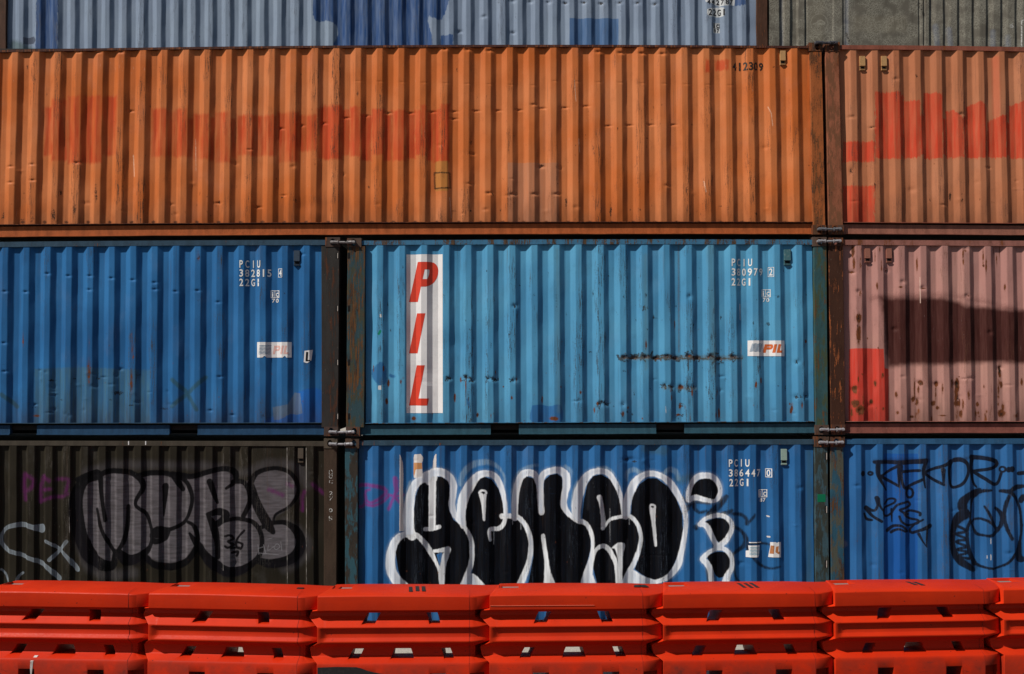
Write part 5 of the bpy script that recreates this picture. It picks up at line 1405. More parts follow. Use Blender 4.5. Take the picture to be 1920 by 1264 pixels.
# ---- rear stack: pale blue long container and grey one beyond the top ------------------------
YB = 3.30
kx = quad3([(0, 40.3), (21, 717), (42, 1393)])
kb = quad3([(0, 38.3), (21, 717), (42, 1396)])
pan = Panel(std_knots(kx, kb, 0, 42, ((14, 11), (1416, 1422)), flat=.13, slope=.245), quad3([(0, -112), (1400, -112)]), quad3([(0, 168), (1400, 168)]), YB,
            [(640 + v / 2.7484, y / 2.7484, 5, 3, .016) for v, y in ((610, 160), (885, 165), (1155, 12), (1250, 10), (1340, 15), (1435, 12), (1525, 15), (1615, 20), (1070, 8), (975, 6), (885, 2), (735, 85))])
darkp = [('c', [(587, -20), (640, -14), (700, -20), (760, -18), (838, -16), (835, 20), (825, 36), (812, 33), (802, 36), (800, 100), (636, 100), (634, 60), (628, 45), (610, 38), (596, 40), (587, 30)])]
lay = [dict(attr='navy', col=(0.022, 0.065, 0.19), op=0.94, soft=0.8, rag=4.5, rs=(2.5, 2, .7), rf=18, var=0.3, vs=(14, 14, 1.2), shapes=darkp + [('p', [(70, -60), (109, -60), (108, 110), (66, 110)]), R(825, 65, 850, 110), ('l', [(1358, 2), (1392, 4)], 6)]),
       dict(attr='midblue', col=(0.045, 0.115, 0.26), op=0.85, soft=0.8, rag=0.8, shapes=[R(1068, 34, 1160, 110)]),
       dict(attr='dk', col=(0.05, 0.06, 0.09), op=0.85, soft=0.8, rag=1, shapes=[('p', [(43, 69), (52, 70), (62, 67), (67, 75), (62, 81), (43, 83)])]),
       dict(attr='green', col=(0.05, 0.09, 0.07), op=0.6, soft=5, rag=4, shapes=[('l', [(24, 84), (60, 100)], 10)]),
       dict(attr='wh', col=(0.58, 0.60, 0.60), op=0.95, soft=0.5, rag=0.7, shapes=[('p', [(1323, -10), (1380, -12), (1378, 9), (1350, 11), (1340, 8), (1323, 3)]), ('c', [(1326, 17), (1345, 13), (1358, 15), (1358, 29), (1340, 31), (1327, 28)]), R(1337.5, 42, 1350.5, 61)])]
scuff = [(640 + v / 2.7484, y / 2.7484, sx, sy, a) for v, y, sx, sy, a in ((610, 160, 3, 1.5, 1), (885, 165, 5, 1.5, 1), (1155, 12, 5, 3, 1), (1250, 10, 6, 3, 1), (1340, 15, 6, 4, 1), (1435, 12, 5, 3, 1), (1525, 15, 5, 3, 1), (1615, 20, 5, 4, 1), (1065, 6, 3, 2, 1), (900, 80, 2, 14, .6), (1440, 60, 1.5, 14, .5), (810, 10, 3, 3, .8), (730, 85, 2, 3, .8), (1700, 100, 1.5, 16, .6), (1560, 90, 6, 1.5, .5), (830, 130, 6, 1.2, .5))]
scuff += [(v / 2.7484, y / 2.7484, sx, sy, a) for v, y, sx, sy, a in ((745, 90, 3, 10, .5), (995, 40, 1.2, 6, .9), (620, 185, 6, 1, .8), (800, 185, 3, 3, .7), (1270, 215, 3, 3, .8), (605, 50, 1.2, 1.2, .9), (1170, 180, 1.5, 3, .9), (1025, 185, 2, 2, .9), (370, 180, 8, 16, .25))]
m_pb = dict(panel=panel_mat('pale_blue_paint', (0.195, 0.25, 0.345), lay, 91, (0.215, 0.275, 0.36), 0.5, 0.3, grime=0.2, scratch_col=(0.09, 0.10, 0.13), pale=0.2),
            rail=frame_mat('pale_blue_rail', (0.15, 0.2, 0.28), 0.3, 92), sill=frame_mat('pale_blue_sill', (0.12, 0.17, 0.25), 0.3, 93),
            cast=frame_mat('brown_casting_b', (0.09, 0.05, 0.035), 0.5, 94))
m_pbp = frame_mat('dark_brown_post', (0.085, 0.04, 0.025), 0.3, 95)
c_pb = container('shipping_container', 'pale blue long container with navy repaint patches, in the rear stack above the orange one', pan,
                 quad3([(0, -121), (1400, -121)]), quad3([(0, 171), (1400, 171)]), quad3([(0, 186), (1400, 186)]), m_pb,
                 [((1418, 1438, 1419, 1439, -108, 172), m_pbp), ((-13, 13, -16, 11, -108, 172), m_pbp)],
                 [(-15, 8, -124, -108, .5), (-17, 6, 172, 187, .5), (1416, 1438, -124, -108, .5), (1418, 1439, 172, 187, .5)], lay, (), scuff, x_ext=(-15, 1438), Y=YB, body=BODY)
M_BLP = flat_mat('black_letter_paint', (0.02, 0.02, 0.025), 0.6, 0.3)
code_rows(pan, c_pb, [[(c, 1326 + i * 8.6, -1.5, 1332 + i * 8.6, 8) for i, c in enumerate('442787')], [(c, 1328.5 + i * 8.6, 16.5, 1335 + i * 8.6, 28.5) for i, c in enumerate('22G1')]], M_BLP)
pan.decal('code_mark', [letters([('i', 1339.3, 43.8, 1341.6, 51), ('c', 1343.5, 44.5, 1348.6, 51), ('8', 1339, 53, 1343.2, 60), ('7', 1344.8, 53, 1348.8, 60)])] + ring_rect(1338, 43, 1350, 52, 0.6), M_BLP, c_pb, 0.0035)

# grey container (wide flat bays, crackled paint)
K = [(1442, 1442, 0.0), (1461, 1461, 0.0), (1464, 1464, 0.03), (1468, 1468, 0.03), (1470.5, 1470.5, 0.004), (1481, 1481, 0.0), (1484, 1484, 0.03), (1494, 1494, 0.03), (1497, 1497, 0.002), (1508.5, 1508.5, 0.0), (1511, 1511, 0.028), (1514, 1514, 0.012),
     (1561, 1561, 0.010), (1563, 1563, 0.0), (1580, 1580, 0.0), (1581.5, 1581.5, 0.025), (1583.5, 1583.5, 0.012), (1588, 1588, 0.02), (1592, 1592, 0.008), (1722, 1722, 0.008), (1724, 1724, 0.022), (1727, 1727, 0.004), (1731, 1731, 0.0), (1732, 1732, 0.018), (1735, 1735, 0.0), (1742, 1742, 0.0), (1744, 1744, 0.03)]
x = 1746.0
while x < 2120:
    K += [(x + 1, x + 1, 0.026), (x + 8.5, x + 8.5, 0.004), (x + 10, x + 10, 0.0), (x + 22, x + 22, 0.0), (x + 25.5, x + 25.5, 0.026)]
    x += 26.9
pan = Panel(K, quad3([(1440, -112), (2100, -112)]), quad3([(1440, 168), (2100, 168)]), YB, rdents(6, (1600, 0, 1900, 90), .006, 31, (8, 14), (6, 12)))
e_ = (1400, 0, 8.0)
lay = [dict(attr='clear', col=(0.150, 0.135, 0.105), op=0.75, soft=6, rag=4, rf=8, shapes=[R(1516, 0, 1545, 84), R(1600, 30, 1700, 60)]),
       dict(attr='emblem', col=(0.36, 0.35, 0.29), op=0.42, soft=0.8, rag=1.0, shapes=[S(e_, [(1090 + 125 * math.cos(a), 345 + 140 * math.sin(a)) for a in np.linspace(0, 2 * math.pi, 17)], 5), S(e_, [(1000, 360), (1060, 335), (1100, 300), (1150, 320), (1170, 350), (1110, 360), (1060, 345)], 9), S(e_, [(950, 545), (1070, 560), (1120, 640), (1180, 560), (1240, 545)], 6), S(e_, [(960, 560), (1060, 650)], 5), S(e_, [(1010, 510), (1120, 520), (1200, 470)], 5), S(e_, [(1110, 130), (1170, 150)], 5)]),
       dict(attr='bluish', col=(0.13, 0.15, 0.20), op=0.55, soft=3, rag=3, rf=10, rs=(1, 1, .3), shapes=[('l', [(1588, -20), (1588, 100)], 4), ('l', [(1755, 50), (1758, 100)], 5), ('l', [(1780, 55), (1783, 100)], 5), ('l', [(1862, 60), (1862, 100)], 5), ('l', [(1890, 70), (1890, 100)], 5), ('l', [(1465, -20), (1466, 100)], 2)]),
       dict(attr='blk', col=(0.02, 0.016, 0.015), op=0.8, soft=1.2, rag=2, rf=40, shapes=[('l', [(1726, 10), (1732, 28)], 2.5), ('l', [(1588, 62), (1592, 80)], 2.2), ('l', [(1724, -5), (1724, 20)], 1.5)])]
m_gr = dict(panel=panel_mat('crackled_grey_paint', (0.112, 0.103, 0.085), lay, 101, (0.13, 0.12, 0.10), 0.3, 0.1, grime=0.15, crackle=0.38, runs=0.9, scratch_col=(0.05, 0.045, 0.035), pale=0.35, gloss=0.06),
            rail=frame_mat('grey_rail', (0.17, 0.165, 0.14), 0.2, 102), sill=frame_mat('grey_sill', (0.15, 0.14, 0.12), 0.2, 103),
            cast=frame_mat('grey_casting', (0.10, 0.09, 0.08), 0.3, 104))
c_gr = container('shipping_container', 'grey container with crackled paint and flat bays, in the rear stack above the salmon one', pan,
                 quad3([(1440, -121), (2100, -121)]), quad3([(1440, 171), (2100, 171)]), quad3([(1440, 186), (2100, 186)]), m_gr,
                 [((2125, 2148, 2125, 2148, -108, 172), m_gr['rail'])],
                 [(1440, 1462, -124, -108, .5), (1440, 1462, 172, 187, .5), (2126, 2148, -124, -108, .5), (2126, 2148, 172, 187, .5)], lay, x_ext=(1440, 2150), Y=YB, body=BODY)
pan.decal('lettering', [letters([('6', 1893, 44, 1901, 52.5)])], M_WHITE_FAINT, c_gr, 0.003)
pan.decal('stencil_frame', [[(1914.6, 37), (1916.8, 37), (1916.8, 92), (1914.6, 92)], [(1914.6, 37), (1935, 37), (1935, 39.5), (1914.6, 39.5)]], M_WHITE_FAINT, c_gr, 0.0035)

# ------------------------------------------------------------------ screw clamps tying the stacks together
def clamp(xa, xb, y, label, mat, dark=False, seed=0, sag=0.0):
    a, b = atv(xa, y), atv(xb, y)
    cx, cz = (a.x + b.x) / 2, (a.z + b.z) / 2
    yy = -0.052
    r = root('bridge_clamp', Vector((cx, yy, cz)), label, 'clamp', 'screw clamps joining neighbouring container corners')
    r.location = (cx, yy, cz)
    L = (b.x - a.x)
    x0, x1 = a.x + 0.03, b.x - 0.03
    rot = random.Random(seed).uniform(-0.02, 0.02)
    bm = bmesh.new()
    tube(bm, [(x0 + 0.03, yy, cz + rot * .5), (cx, yy - 0.002, cz - sag), (x1 - 0.03, yy, cz - rot * .5)], 0.0105, 12)
    for i in range(9):          # screw thread
        xx = x0 + 0.05 + (x1 - x0 - 0.10) * i / 8
        tube(bm, [(xx - 0.0035, yy, cz), (xx + 0.0035, yy, cz)], 0.0125, 10)
    link('threaded_bar', from_bm(bm), mat, r)
    bm = bmesh.new()
    tube(bm, [(cx - 0.03, yy, cz), (cx + 0.03, yy, cz)], 0.0165, 6)
    link('turn_nut', from_bm(bm), mat, r)
    for s, xe in ((-1, x0), (1, x1)):
        bm = bmesh.new()
        tube(bm, [(xe + s * 0.0, yy, cz + 0.004), (xe - s * 0.045, yy, cz)], [0.022, 0.021], 6)
        tube(bm, [(xe - s * 0.048, yy, cz), (xe - s * 0.058, yy, cz)], 0.026, 14)
        # hook that runs back into the eye of the casting
        tube(bm, [(xe + s * 0.004, yy, cz + 0.004), (xe + s * 0.026, yy - 0.004, cz + 0.004), (xe + s * 0.03, yy + 0.03, cz), (xe + s * 0.022, yy + 0.085, cz - 0.004)], [0.019, 0.022, 0.02, 0.016], 10)
        bm.verts.ensure_lookup_table()
        link('hook', from_bm(bm), mat, r)
    return r


clamp(1528, 1566, 83, 'dark greasy screw clamp at the top corners of the orange and salmon containers', M_STEELD, seed=1, sag=-0.005)
clamp(1533.5, 1573.5, 431, 'dark steel screw clamp at the bottom corners of the orange and salmon containers', flat_mat('dull_steel', (0.16, 0.165, 0.18), 0.4, 0.6, (0.05, 0.05, 0.05), seed=7, spec=.5, metal=.3), seed=2)
clamp(1532.5, 1573, 453.5, 'bright steel screw clamp at the top corners of the light blue and pink containers', M_STEEL, seed=3)
clamp(1538, 1579, 805.5, 'bright steel screw clamp at the bottom corners of the light blue and pink containers', M_STEEL, seed=4)
clamp(1536, 1577.5, 829.5, 'grey screw clamp at the top corners of the two bottom blue containers', M_STEEL, seed=5)
clamp(622.5, 665, 455.5, 'steel screw clamp at the top corners of the dark blue and light blue containers', flat_mat('grey_steel', (0.22, 0.21, 0.21), 0.45, 0.6, (0.05, 0.045, 0.04), seed=7, spec=.5, metal=.3), seed=6)
clamp(619.5, 664, 810, 'steel screw clamp at the bottom corners of the dark blue and light blue containers', M_STEEL, seed=7)
clamp(619.5, 660.5, 832.5, 'steel screw clamp at the top corners of the dark brown and graffiti-covered blue containers', M_STEEL, seed=8)

# ------------------------------------------------------------------ ground
n = NT('pale_gravelly_concrete')
a = n.noise(s=0.7, detail=4, seed=3)
b = n.noise(s=60, detail=5, rough=0.7, seed=4)
vo = n.new('ShaderNodeTexVoronoi')
n.t.links.new(n.tc.outputs['Object'], vo.inputs['Vector'])
vo.inputs['Scale'].default_value = 45
c = n.mix(n.ramp(a, 0.35, 0.65), (0.40, 0.38, 0.33), (0.32, 0.30, 0.26))
c = n.mix(n.ramp(b, 0.45, 0.65, 0, 0.7), c, (0.12, 0.11, 0.095))
c = n.mix(n.ramp(vo.outputs['Distance'], 0.2, 0.5, 0, 0.35), c, (0.62, 0.60, 0.54))
nb = n.bump(b, 0.5, 0.01)
gm = n.done(c, 0.9, 0.2, 0, nb)
n = NT('bounce_cutting_asphalt')
b = n.noise(s=70, detail=5, rough=0.7, seed=14)
a = n.noise(s=0.6, detail=4, seed=13)
c = n.mix(n.ramp(a, 0.35, 0.65), (0.050, 0.049, 0.048), (0.070, 0.068, 0.065))
c = n.mix(n.ramp(b, 0.5, 0.7, 0, 0.6), c, (0.12, 0.115, 0.11))
am = n.done(c, 0.88, 0.25, 0, n.bump(b, 0.6, 0.01))
bm = bmesh.new()
add_hexa(bm, [(-60, -160, 0.004), (60, -160, 0.004), (60, -1.55, 0.004), (-60, -1.55, 0.004)][::-1], [(-60, -160, -0.05), (60, -160, -0.05), (60, -1.55, -0.05), (-60, -1.55, -0.05)][::-1])
rd = link('unseen_dark_ground', from_bm(bm), am)  # dark asphalt added out of view so less light bounces back
rd['kind'] = 'structure'
rd['label'] = 'unseen dark asphalt added in front of the containers to cut bounced light'
bm = bmesh.new()
bmesh.ops.create_grid(bm, x_segments=40, y_segments=40, size=900)
me = from_bm(bm)
g = link('ground', me, gm)
g['kind'] = 'structure'
g['label'] = 'pale gravelly concrete yard ground'

# ------------------------------------------------------------------ orange-red water barriers
BL, BH, BD = 1.815, 1.07, 0.305
NOSE = 1.955                                # the male end reaches into the next barrier's socket
prof = [(0.0, 0.290), (0.012, 0.303), (0.345, 0.305), (0.368, 0.300), (0.408, 0.215), (0.425, 0.196), (0.500, 0.190), (0.520, 0.198), (0.578, 0.290), (0.585, 0.302), (0.598, 0.302),
        (0.624, 0.272), (0.634, 0.267), (0.712, 0.266), (0.720, 0.270), (0.732, 0.296), (0.739, 0.303), (0.748, 0.301), (0.828, 0.208), (0.842, 0.194), (0.880, 0.190), (0.894, 0.198), (0.914, 0.292), (0.922, 0.302), (1.062, 0.299), (1.072, 0.292), (1.078, 0.275)]
top = [(1.086, 0.20), (1.090, 0.10)]
half = prof + top
full = [(z, -y) for z, y in half] + [(1.092, 0.0)] + [(z, y) for z, y in reversed(half)]
NP = len(full)


def sm(t):
    t = max(0.0, min(1.0, t))
    return t * t * (3 - 2 * t)


xs_b = [0.0, 0.004, 0.012, 0.024, 0.038, 0.052, 0.066, 0.080, 0.10, 0.14] + [0.14 + (1.60 - 0.14) * i / 24 for i in range(1, 25)] + [1.601 + (NOSE - 1.601) * (i / 22) for i in range(0, 23)]


def outer_limit(x):
    """plan outline: square front corner at the left end, long rounded nose at the right end"""
    if x > 1.615:
        t = (x - 1.615) / (NOSE - 1.615)
        return BD * max(0.06, (1 - min(1, t) ** 1.8) ** 0.75)
    return BD


bm = bmesh.new()
rings = []
for x in xs_b:
    ring = []
    lim_f = outer_limit(x)
    lf = sm((x - 0.012) / 0.085)                 # recesses fade in behind the left end
    rt = sm((BL + 0.02 - x) / 0.16)
    for (z, y) in full:
        s = 1 if y >= 0 else -1
        lim = BD if s > 0 else lim_f
        ay = abs(y)
        rec = BD - ay if z < 1.05 else 0.0
        rl = 0.375 < z < 0.575 or 0.76 < z < 0.915          # recess heights
        if z < 1.05:
            base = (BD - 0.004) * (lim / BD)
            ay2 = base - rec * (1.0 if rl else lf) * (0.35 + 0.65 * rt)
            if z < 0.36 or z > 0.93:
                ay2 = min(ay, BD) * (lim / BD)
        else:
            ay2 = ay * (lim / BD)
        edge = 0.006 if x < 0.004 else 0.0
        # at recess height the nose stops short of the next barrier
        xr = x
        if rl:
            xr = x - 0.225 * sm((x - 1.60) / (NOSE - 1.60))
            if x < 0.12:        # lugs that reach under the neighbour's nose
                mid = 0.475 if z < 0.6 else 0.838
                xr = x - 0.095 * (1 - x / 0.12) * max(0.0, 1 - ((z - mid) / 0.11) ** 2)
        elif x < 0.30:            # V-shaped socket at the left end
            xr += 0.125 * ((1 - min(1.0, max(ay2 - edge, 0) / BD)) if s < 0 else 1.0) * (1 - x / 0.30)
        crown = -0.012 * sm((x - 1.45) / 0.40) if z > 1.0 else 0.0
        crown += 0.004 * math.sin(x * 3.1) if z > 1.05 else 0
        ring.append(bm.verts.new((xr, s * max(ay2 - edge, 0.0), z + crown)))
    rings.append(ring)
for a, b in zip(rings, rings[1:]):
    for k in range(NP):
        j = (k + 1) % NP
        bm.faces.new((a[k], a[j], b[j], b[k]))
for rg in (rings[0], rings[-1]):      # end walls, closed strip by strip from side to side
    for i in range(len(half) - 1):
        bm.faces.new((rg[i], rg[i + 1], rg[NP - 2 - i], rg[NP - 1 - i]))
    bm.faces.new((rg[len(half) - 1], rg[len(half)], rg[len(half) + 1]))
bmesh.ops.recalc_face_normals(bm, faces=bm.faces)
body_me = bpy.data.meshes.new('barrier_body')
bm.to_mesh(body_me)
bm.free()
tmp = bpy.data.objects.new('tmp_body', body_me)
COL.objects.link(tmp)
cut = bmesh.new()


def cutter(x0t, x1t, x0b, x1b, zt, zb, drop=0.075, y0=-0.6, y1=0.6):
    f = [(x0t, y0, zt), (x1t, y0, zt), (x1b, y0, zb), (x0b, y0, zb)]
    m = [(x0t, -0.15, zt), (x1t, -0.15, zt), (x1b, -0.15, zb), (x0b, -0.15, zb)]
    k = [(p[0], y1, p[2] - (drop if i > 1 else 0)) for i, p in enumerate(m)]
    vs = [cut.verts.new(p) for p in f + m + k]
    cut.faces.new(vs[0:4])
    cut.faces.new(vs[8:12][::-1])
    for o_ in (0, 4):
        for i in range(4):
            j = (i + 1) % 4
            cut.faces.new((vs[o_ + i], vs[o_ + i + 4], vs[o_ + j + 4], vs[o_ + j]))


cutter(0.525, 0.665, 0.465, 0.605, 0.872, 0.768, 0.16)
cutter(1.145, 1.265, 1.185, 1.305, 0.872, 0.768, 0.16)
cutter(0.375, 0.485, 0.320, 0.435, 0.496, 0.396, 0.14)
cutter(0.810, 0.985, 0.770, 1.020, 0.496, 0.396, 0.14)
cutter(1.305, 1.405, 1.340, 1.445, 0.496, 0.396, 0.14)
cutter(0.455, 0.625, 0.450, 0.632, 0.262, -0.05, 0.0)
cutter(1.190, 1.360, 1.182, 1.368, 0.262, -0.05, 0.0)
# lock socket low on the nose
f = [(1.615, -0.40, 0.262), (1.765, -0.40, 0.262), (1.765, -0.40, -0.05), (1.615, -0.40, -0.05)]
add_hexa(cut, f, [(p[0], -0.17, p[2]) for p in f])
# pocket let into the top at the left end, at the far side
f = [(0.115, -0.02, 1.2), (0.33, -0.02, 1.2), (0.33, 0.19, 1.2), (0.115, 0.19, 1.2)]
add_hexa(cut, f, [(p[0], p[1], 1.045) for p in f])
bmesh.ops.recalc_face_normals(cut, faces=cut.faces)
cme = bpy.data.meshes.new('cut')
cut.to_mesh(cme)
cut.free()
co = bpy.data.objects.new('tmp_cut', cme)
COL.objects.link(co)
md = tmp.modifiers.new('b', 'BOOLEAN')
md.object = co
md.operation = 'DIFFERENCE'
md.solver = 'EXACT'
bv = tmp.modifiers.new('v', 'BEVEL')
bv.width = 0.004
bv.segments = 2
bv.limit_method = 'ANGLE'
bv.angle_limit = math.radians(38)
bpy.context.view_layer.update()
body = bpy.data.meshes.new_from_object(tmp.evaluated_get(bpy.context.evaluated_depsgraph_get()))
bpy.data.objects.remove(tmp)
bpy.data.objects.remove(co)
body.name = 'barrier_body'
body.materials.clear()


def barrier_mat():
    n = NT('orange_red_plastic')
    oi = n.new('ShaderNodeObjectInfo')
    big = n.noise(s=1.3, detail=3, seed=2)
    gr = n.noise((1, 1, 1), s=42, detail=6, rough=0.7, seed=3)
    hor = n.noise((1.2, 4, 16), s=2.2, detail=5, rough=0.6, seed=4)
    c = n.mix(n.ramp(big, 0.35, 0.7), (0.52, 0.021, 0.002), (0.60, 0.029, 0.003))
    c = n.mix(n.ramp(hor, 0.56, 0.72, 0, 0.30), c, (0.40, 0.012, 0.004))
    c = n.mix(n.ramp(gr, 0.62, 0.80, 0, 0.4), c, (0.20, 0.010, 0.005))
    # scuffs and black rub marks low on the face
    sep = n.new('ShaderNodeSeparateXYZ')
    n.t.links.new(n.tc.outputs['Object'], sep.inputs[0])
    z = sep.outputs[2]
    add = n.new('ShaderNodeVectorMath', operation='ADD')
    n.t.links.new(n.tc.outputs['Object'], add.inputs[0])
    cmb = n.new('ShaderNodeCombineXYZ')
    for i in range(3):
        n.t.links.new(n.math('MULTIPLY', oi.outputs['Random'], 40.0), cmb.inputs[i])
    n.t.links.new(cmb.outputs[0], add.inputs[1])
    ns = n.new('ShaderNodeTexNoise')
    mp = n.new('ShaderNodeMapping')
    mp.inputs['Scale'].default_value = (2.2, 1, 9)
    n.t.links.new(add.outputs[0], mp.inputs[0])
    n.t.links.new(mp.outputs[0], ns.inputs['Vector'])
    ns.inputs['Scale'].default_value = 2.6
    ns.inputs['Detail'].default_value = 8
    ns.inputs['Roughness'].default_value = 0.72
    low = n.ramp(z, 0.42, 0.18, 0.0, 1.0)
    f = n.math('MULTIPLY', n.ramp(ns.outputs['Fac'], 0.60, 0.68), n.math('ADD', n.math('MULTIPLY', low, 0.7), 0.12))
    c = n.mix(f, c, (0.05, 0.012, 0.01))
    ws = n.noise((1.0, 6, 22), s=4.5, detail=6, rough=0.7, seed=9)
    c = n.mix(n.ramp(ws, 0.70, 0.74, 0, 0.35), c, (0.78, 0.22, 0.14))
    # road film and rubbed grey dirt on the lowest face, each barrier its own pattern and its own fading
    nd = n.new('ShaderNodeTexNoise')
    n.t.links.new(add.outputs[0], nd.inputs['Vector'])
    nd.inputs['Scale'].default_value = 3.2
    nd.inputs['Detail'].default_value = 7
    nd.inputs['Roughness'].default_value = 0.62
    lowz = n.ramp(z, 0.40, 0.30, 0.0, 1.0)
    f = n.math('MULTIPLY', n.ramp(nd.outputs['Fac'], 0.34, 0.62), n.math('ADD', n.math('MULTIPLY', lowz, 0.50), 0.10))
    c = n.mix(f, c, (0.17, 0.022, 0.012))
    c = n.mix(n.math('MULTIPLY', n.ramp(nd.outputs['Fac'], 0.60, 0.70), n.math('ADD', n.math('MULTIPLY', lowz, 0.55), 0.05)), c, (0.055, 0.022, 0.018))
    c = n.mix(n.math('MULTIPLY', oi.outputs['Random'], 0.30), c, n.mix(0.5, c, (0.40, 0.05, 0.02)))
    chip = n.new('ShaderNodeTexNoise')
    n.t.links.new(add.outputs[0], chip.inputs['Vector'])
    chip.inputs['Scale'].default_value = 26
    chip.inputs['Detail'].default_value = 5
    c = n.mix(n.ramp(chip.outputs['Fac'], 0.715, 0.735, 0, 0.8), c, (0.05, 0.012, 0.01))
    nb = n.bump(n.noise(s=5, detail=3, seed=5), 0.25, 0.008)
    nb = n.bump(gr, 0.25, 0.0012, nb)
    return n.done(c, n.ramp(gr, 0.3, 0.7, 0.45, 0.62), 0.18, 0, nb)


M_BAR = barrier_mat()
body.materials.append(M_BAR)
for p in body.polygons:
    p.use_smooth = True
body.attributes.new('sharp_face', 'BOOLEAN', 'FACE') if False else None
try:
    body.set_sharp_from_angle(angle=math.radians(32))
except Exception:
    pass
M_GRIP = flat_mat('grey_grip_mesh', (0.22, 0.20, 0.19), 0.8, 0.9, (0.07, 0.06, 0.06), s=90)
M_TAPE = flat_mat('black_tape', (0.022, 0.018, 0.018), 0.6, 0.3)


def small_mesh(name, boxes):
    bm = bmesh.new()
    for f in boxes:
        pts, th = f
        add_hexa(bm, [Vector(p) for p in pts], [Vector((p[0], p[1], p[2] - th)) for p in pts])
    return from_bm(bm)


grip_me = small_mesh('grip_plate', [([(0.118, -0.017, 1.062), (0.327, -0.017, 1.062), (0.327, 0.187, 1.062), (0.118, 0.187, 1.062)], 0.006)])
grip_me.materials.append(M_GRIP)
# thin mould seam where the nose begins
bm = bmesh.new()
prev = None
pts = [(z, -abs(y)) for z, y in half]
ser = [(1.607, -0.0008 - abs(y) * 1.0, z) for z, y in half]
for i in range(len(ser) - 1):
    a, b = ser[i], ser[i + 1]
    add_hexa(bm, [(a[0], a[1], a[2]), (a[0] + 0.003, a[1], a[2]), (b[0] + 0.003, b[1], b[2]), (b[0], b[1], b[2])],
             [(a[0], a[1] + 0.003, a[2]), (a[0] + 0.003, a[1] + 0.003, a[2]), (b[0] + 0.003, b[1] + 0.003, b[2]), (b[0], b[1] + 0.003, b[2])])
seam_me = from_bm(bm)
seam_me.name = 'mould_seam'
seam_me.materials.append(flat_mat('dark_red_seam', (0.22, 0.015, 0.006), 0.6, 0.2))

ends = [(-35, 173.3), (283, 174.8), (597, 177.0), (917.5, 176.3), (1240, 175.2), (1560, 173.6), (1873.5, 171.6), (2188, 170.0)]
pts = []
for x, s in ends:
    d = F / s                                  # distance of the front top edge
    pts.append(((x - CX) / F * d * 1.0, -CAM_D + d))
blabels = ['orange-red water barrier at the left edge, with a white paint drip low on its face',
           'orange-red water barrier in front of the dark brown container, second from the left',
           'barrier with three black tape strips on top and a black smear at lower left',
           'barrier with a thin pale scratch along its upper band, below the black and white graffiti',
           'orange-red water barrier with three slanted black tape strips on top, below the torn stickers',
           'barrier with two black tape strips on top, before the bottom right blue container',
           'orange-red water barrier cut off by the right edge of the view']
bars = []
for i in range(7):
    (ax, ay), (bx_, by) = pts[i], pts[i + 1]
    ang = math.atan2(by - ay, bx_ - ax)
    nrm = Vector((-math.sin(ang), math.cos(ang)))
    o = root('water_barrier', Vector((ax + nrm.x * BD, ay + nrm.y * BD, 0)), blabels[i], 'traffic barrier', 'water-filled barriers in a row')
    o.rotation_euler = (0, 0, ang)
    L = math.hypot(bx_ - ax, by - ay)
    o.scale = ((L - 0.003) / BL, 1, 1)
    for nm, me in (('barrier_body', body), ('grip_plate', grip_me), ('mould_seam', seam_me)):
        c = bpy.data.objects.new(nm, me)
        COL.objects.link(c)
        c.parent = o
    bars.append(o)


def bpart(i, name, boxes, mat, label=None):
    me = small_mesh(name, boxes)
    me.materials.append(mat)
    o = bpy.data.objects.new(name, me)
    COL.objects.link(o)
    o.parent = bars[i]
    if label:
        o['label'] = label


def tape(i, x, y, w, l, sk=0.0):
    z = 1.0935
    bpart(i, 'tape_strip', [([(x, y, z - (0.006 if y < -.2 else 0)), (x + w, y, z - (0.006 if y < -.2 else 0)), (x + w + sk, y + l, z), (x + sk, y + l, z)], 0.004)], M_TAPE)


for k, (xx, yo) in enumerate(((0.960, -0.18), (1.030, -0.15), (1.098, -0.16))):
    tape(2, xx, yo, 0.040, 0.24, -0.02)
for k, (xx, yo) in enumerate(((0.90, -0.12), (0.975, -0.13), (1.04, -0.12))):
    tape(4, xx, yo, 0.036, 0.24, -0.01)
for k, (xx, yo) in enumerate(((0.95, -0.10), (1.02, -0.12))):
    tape(5, xx, yo, 0.042, 0.18, -0.02)
tape(3, 1.56, -0.02, 0.07, 0.10, 0.02)
tape(3, 1.65, -0.02, 0.07, 0.10, -0.02)
tape(1, 1.52, -0.02, 0.07, 0.05, 0.0)
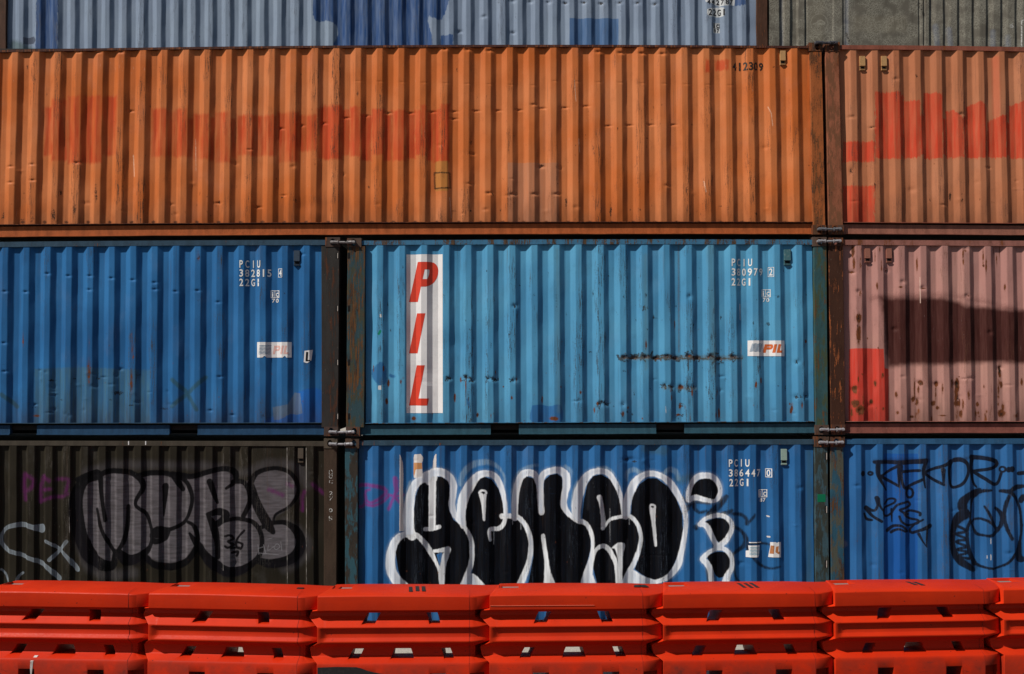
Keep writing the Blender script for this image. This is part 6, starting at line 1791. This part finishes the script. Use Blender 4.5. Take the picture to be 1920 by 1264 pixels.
# dribble of white paint and black smear, thin coats on the faces
def face_patch(i, name, outline, mat, y=-0.3072, th=0.0025):
    bm = bmesh.new()
    f = [bm.verts.new((x, y, z)) for x, z in outline]
    fc = bm.faces.new(f)
    r_ = bmesh.ops.extrude_face_region(bm, geom=[fc])
    for v in [e for e in r_['geom'] if isinstance(e, bmesh.types.BMVert)]:
        v.co.y += th
    me = from_bm(bm)
    me.materials.append(mat)
    o = bpy.data.objects.new(name, me)
    COL.objects.link(o)
    o.parent = bars[i]


M_DRIP = flat_mat('white_drip_paint', (0.50, 0.47, 0.45), 0.5, 0.7, (0.25, 0.08, 0.05), s=60)
face_patch(0, 'paint_drip', [(0.583, 0.344), (0.612, 0.344), (0.608, 0.30), (0.604, 0.25), (0.598, 0.20), (0.592, 0.185), (0.586, 0.20), (0.580, 0.27)], M_DRIP)
bm = bmesh.new()
add_hexa(bm, [(0.583, -0.3085, 0.344), (0.612, -0.3085, 0.344), (0.645, -0.262, 0.394), (0.606, -0.262, 0.394)],
         [(0.583, -0.302, 0.338), (0.612, -0.302, 0.338), (0.645, -0.256, 0.388), (0.606, -0.256, 0.388)])
me = from_bm(bm)
me.materials.append(M_DRIP)
o = bpy.data.objects.new('paint_drip', me)
COL.objects.link(o)
o.parent = bars[0]
face_patch(2, 'black_smear', [(0.012, 0.332), (0.20, 0.338), (0.42, 0.334), (0.47, 0.322), (0.53, 0.298), (0.60, 0.280), (0.70, 0.262), (0.79, 0.240), (0.83, 0.215), (0.78, 0.05), (0.012, 0.05)], flat_mat('black_smear_paint', (0.018, 0.016, 0.016), 0.6, 0.4, (0.06, 0.05, 0.05)))
bm = bmesh.new()
add_hexa(bm, [(0.012, -0.3062, 0.966), (1.10, -0.3062, 0.963), (1.10, -0.3062, 0.9605), (0.012, -0.3062, 0.963)], [(0.012, -0.303, 0.966), (1.10, -0.303, 0.963), (1.10, -0.303, 0.9605), (0.012, -0.303, 0.963)])
me = from_bm(bm)
me.materials.append(flat_mat('pale_scratch', (0.75, 0.22, 0.14), 0.6, 0.3))
o = bpy.data.objects.new('scratch', me)
COL.objects.link(o)
o.parent = bars[3]
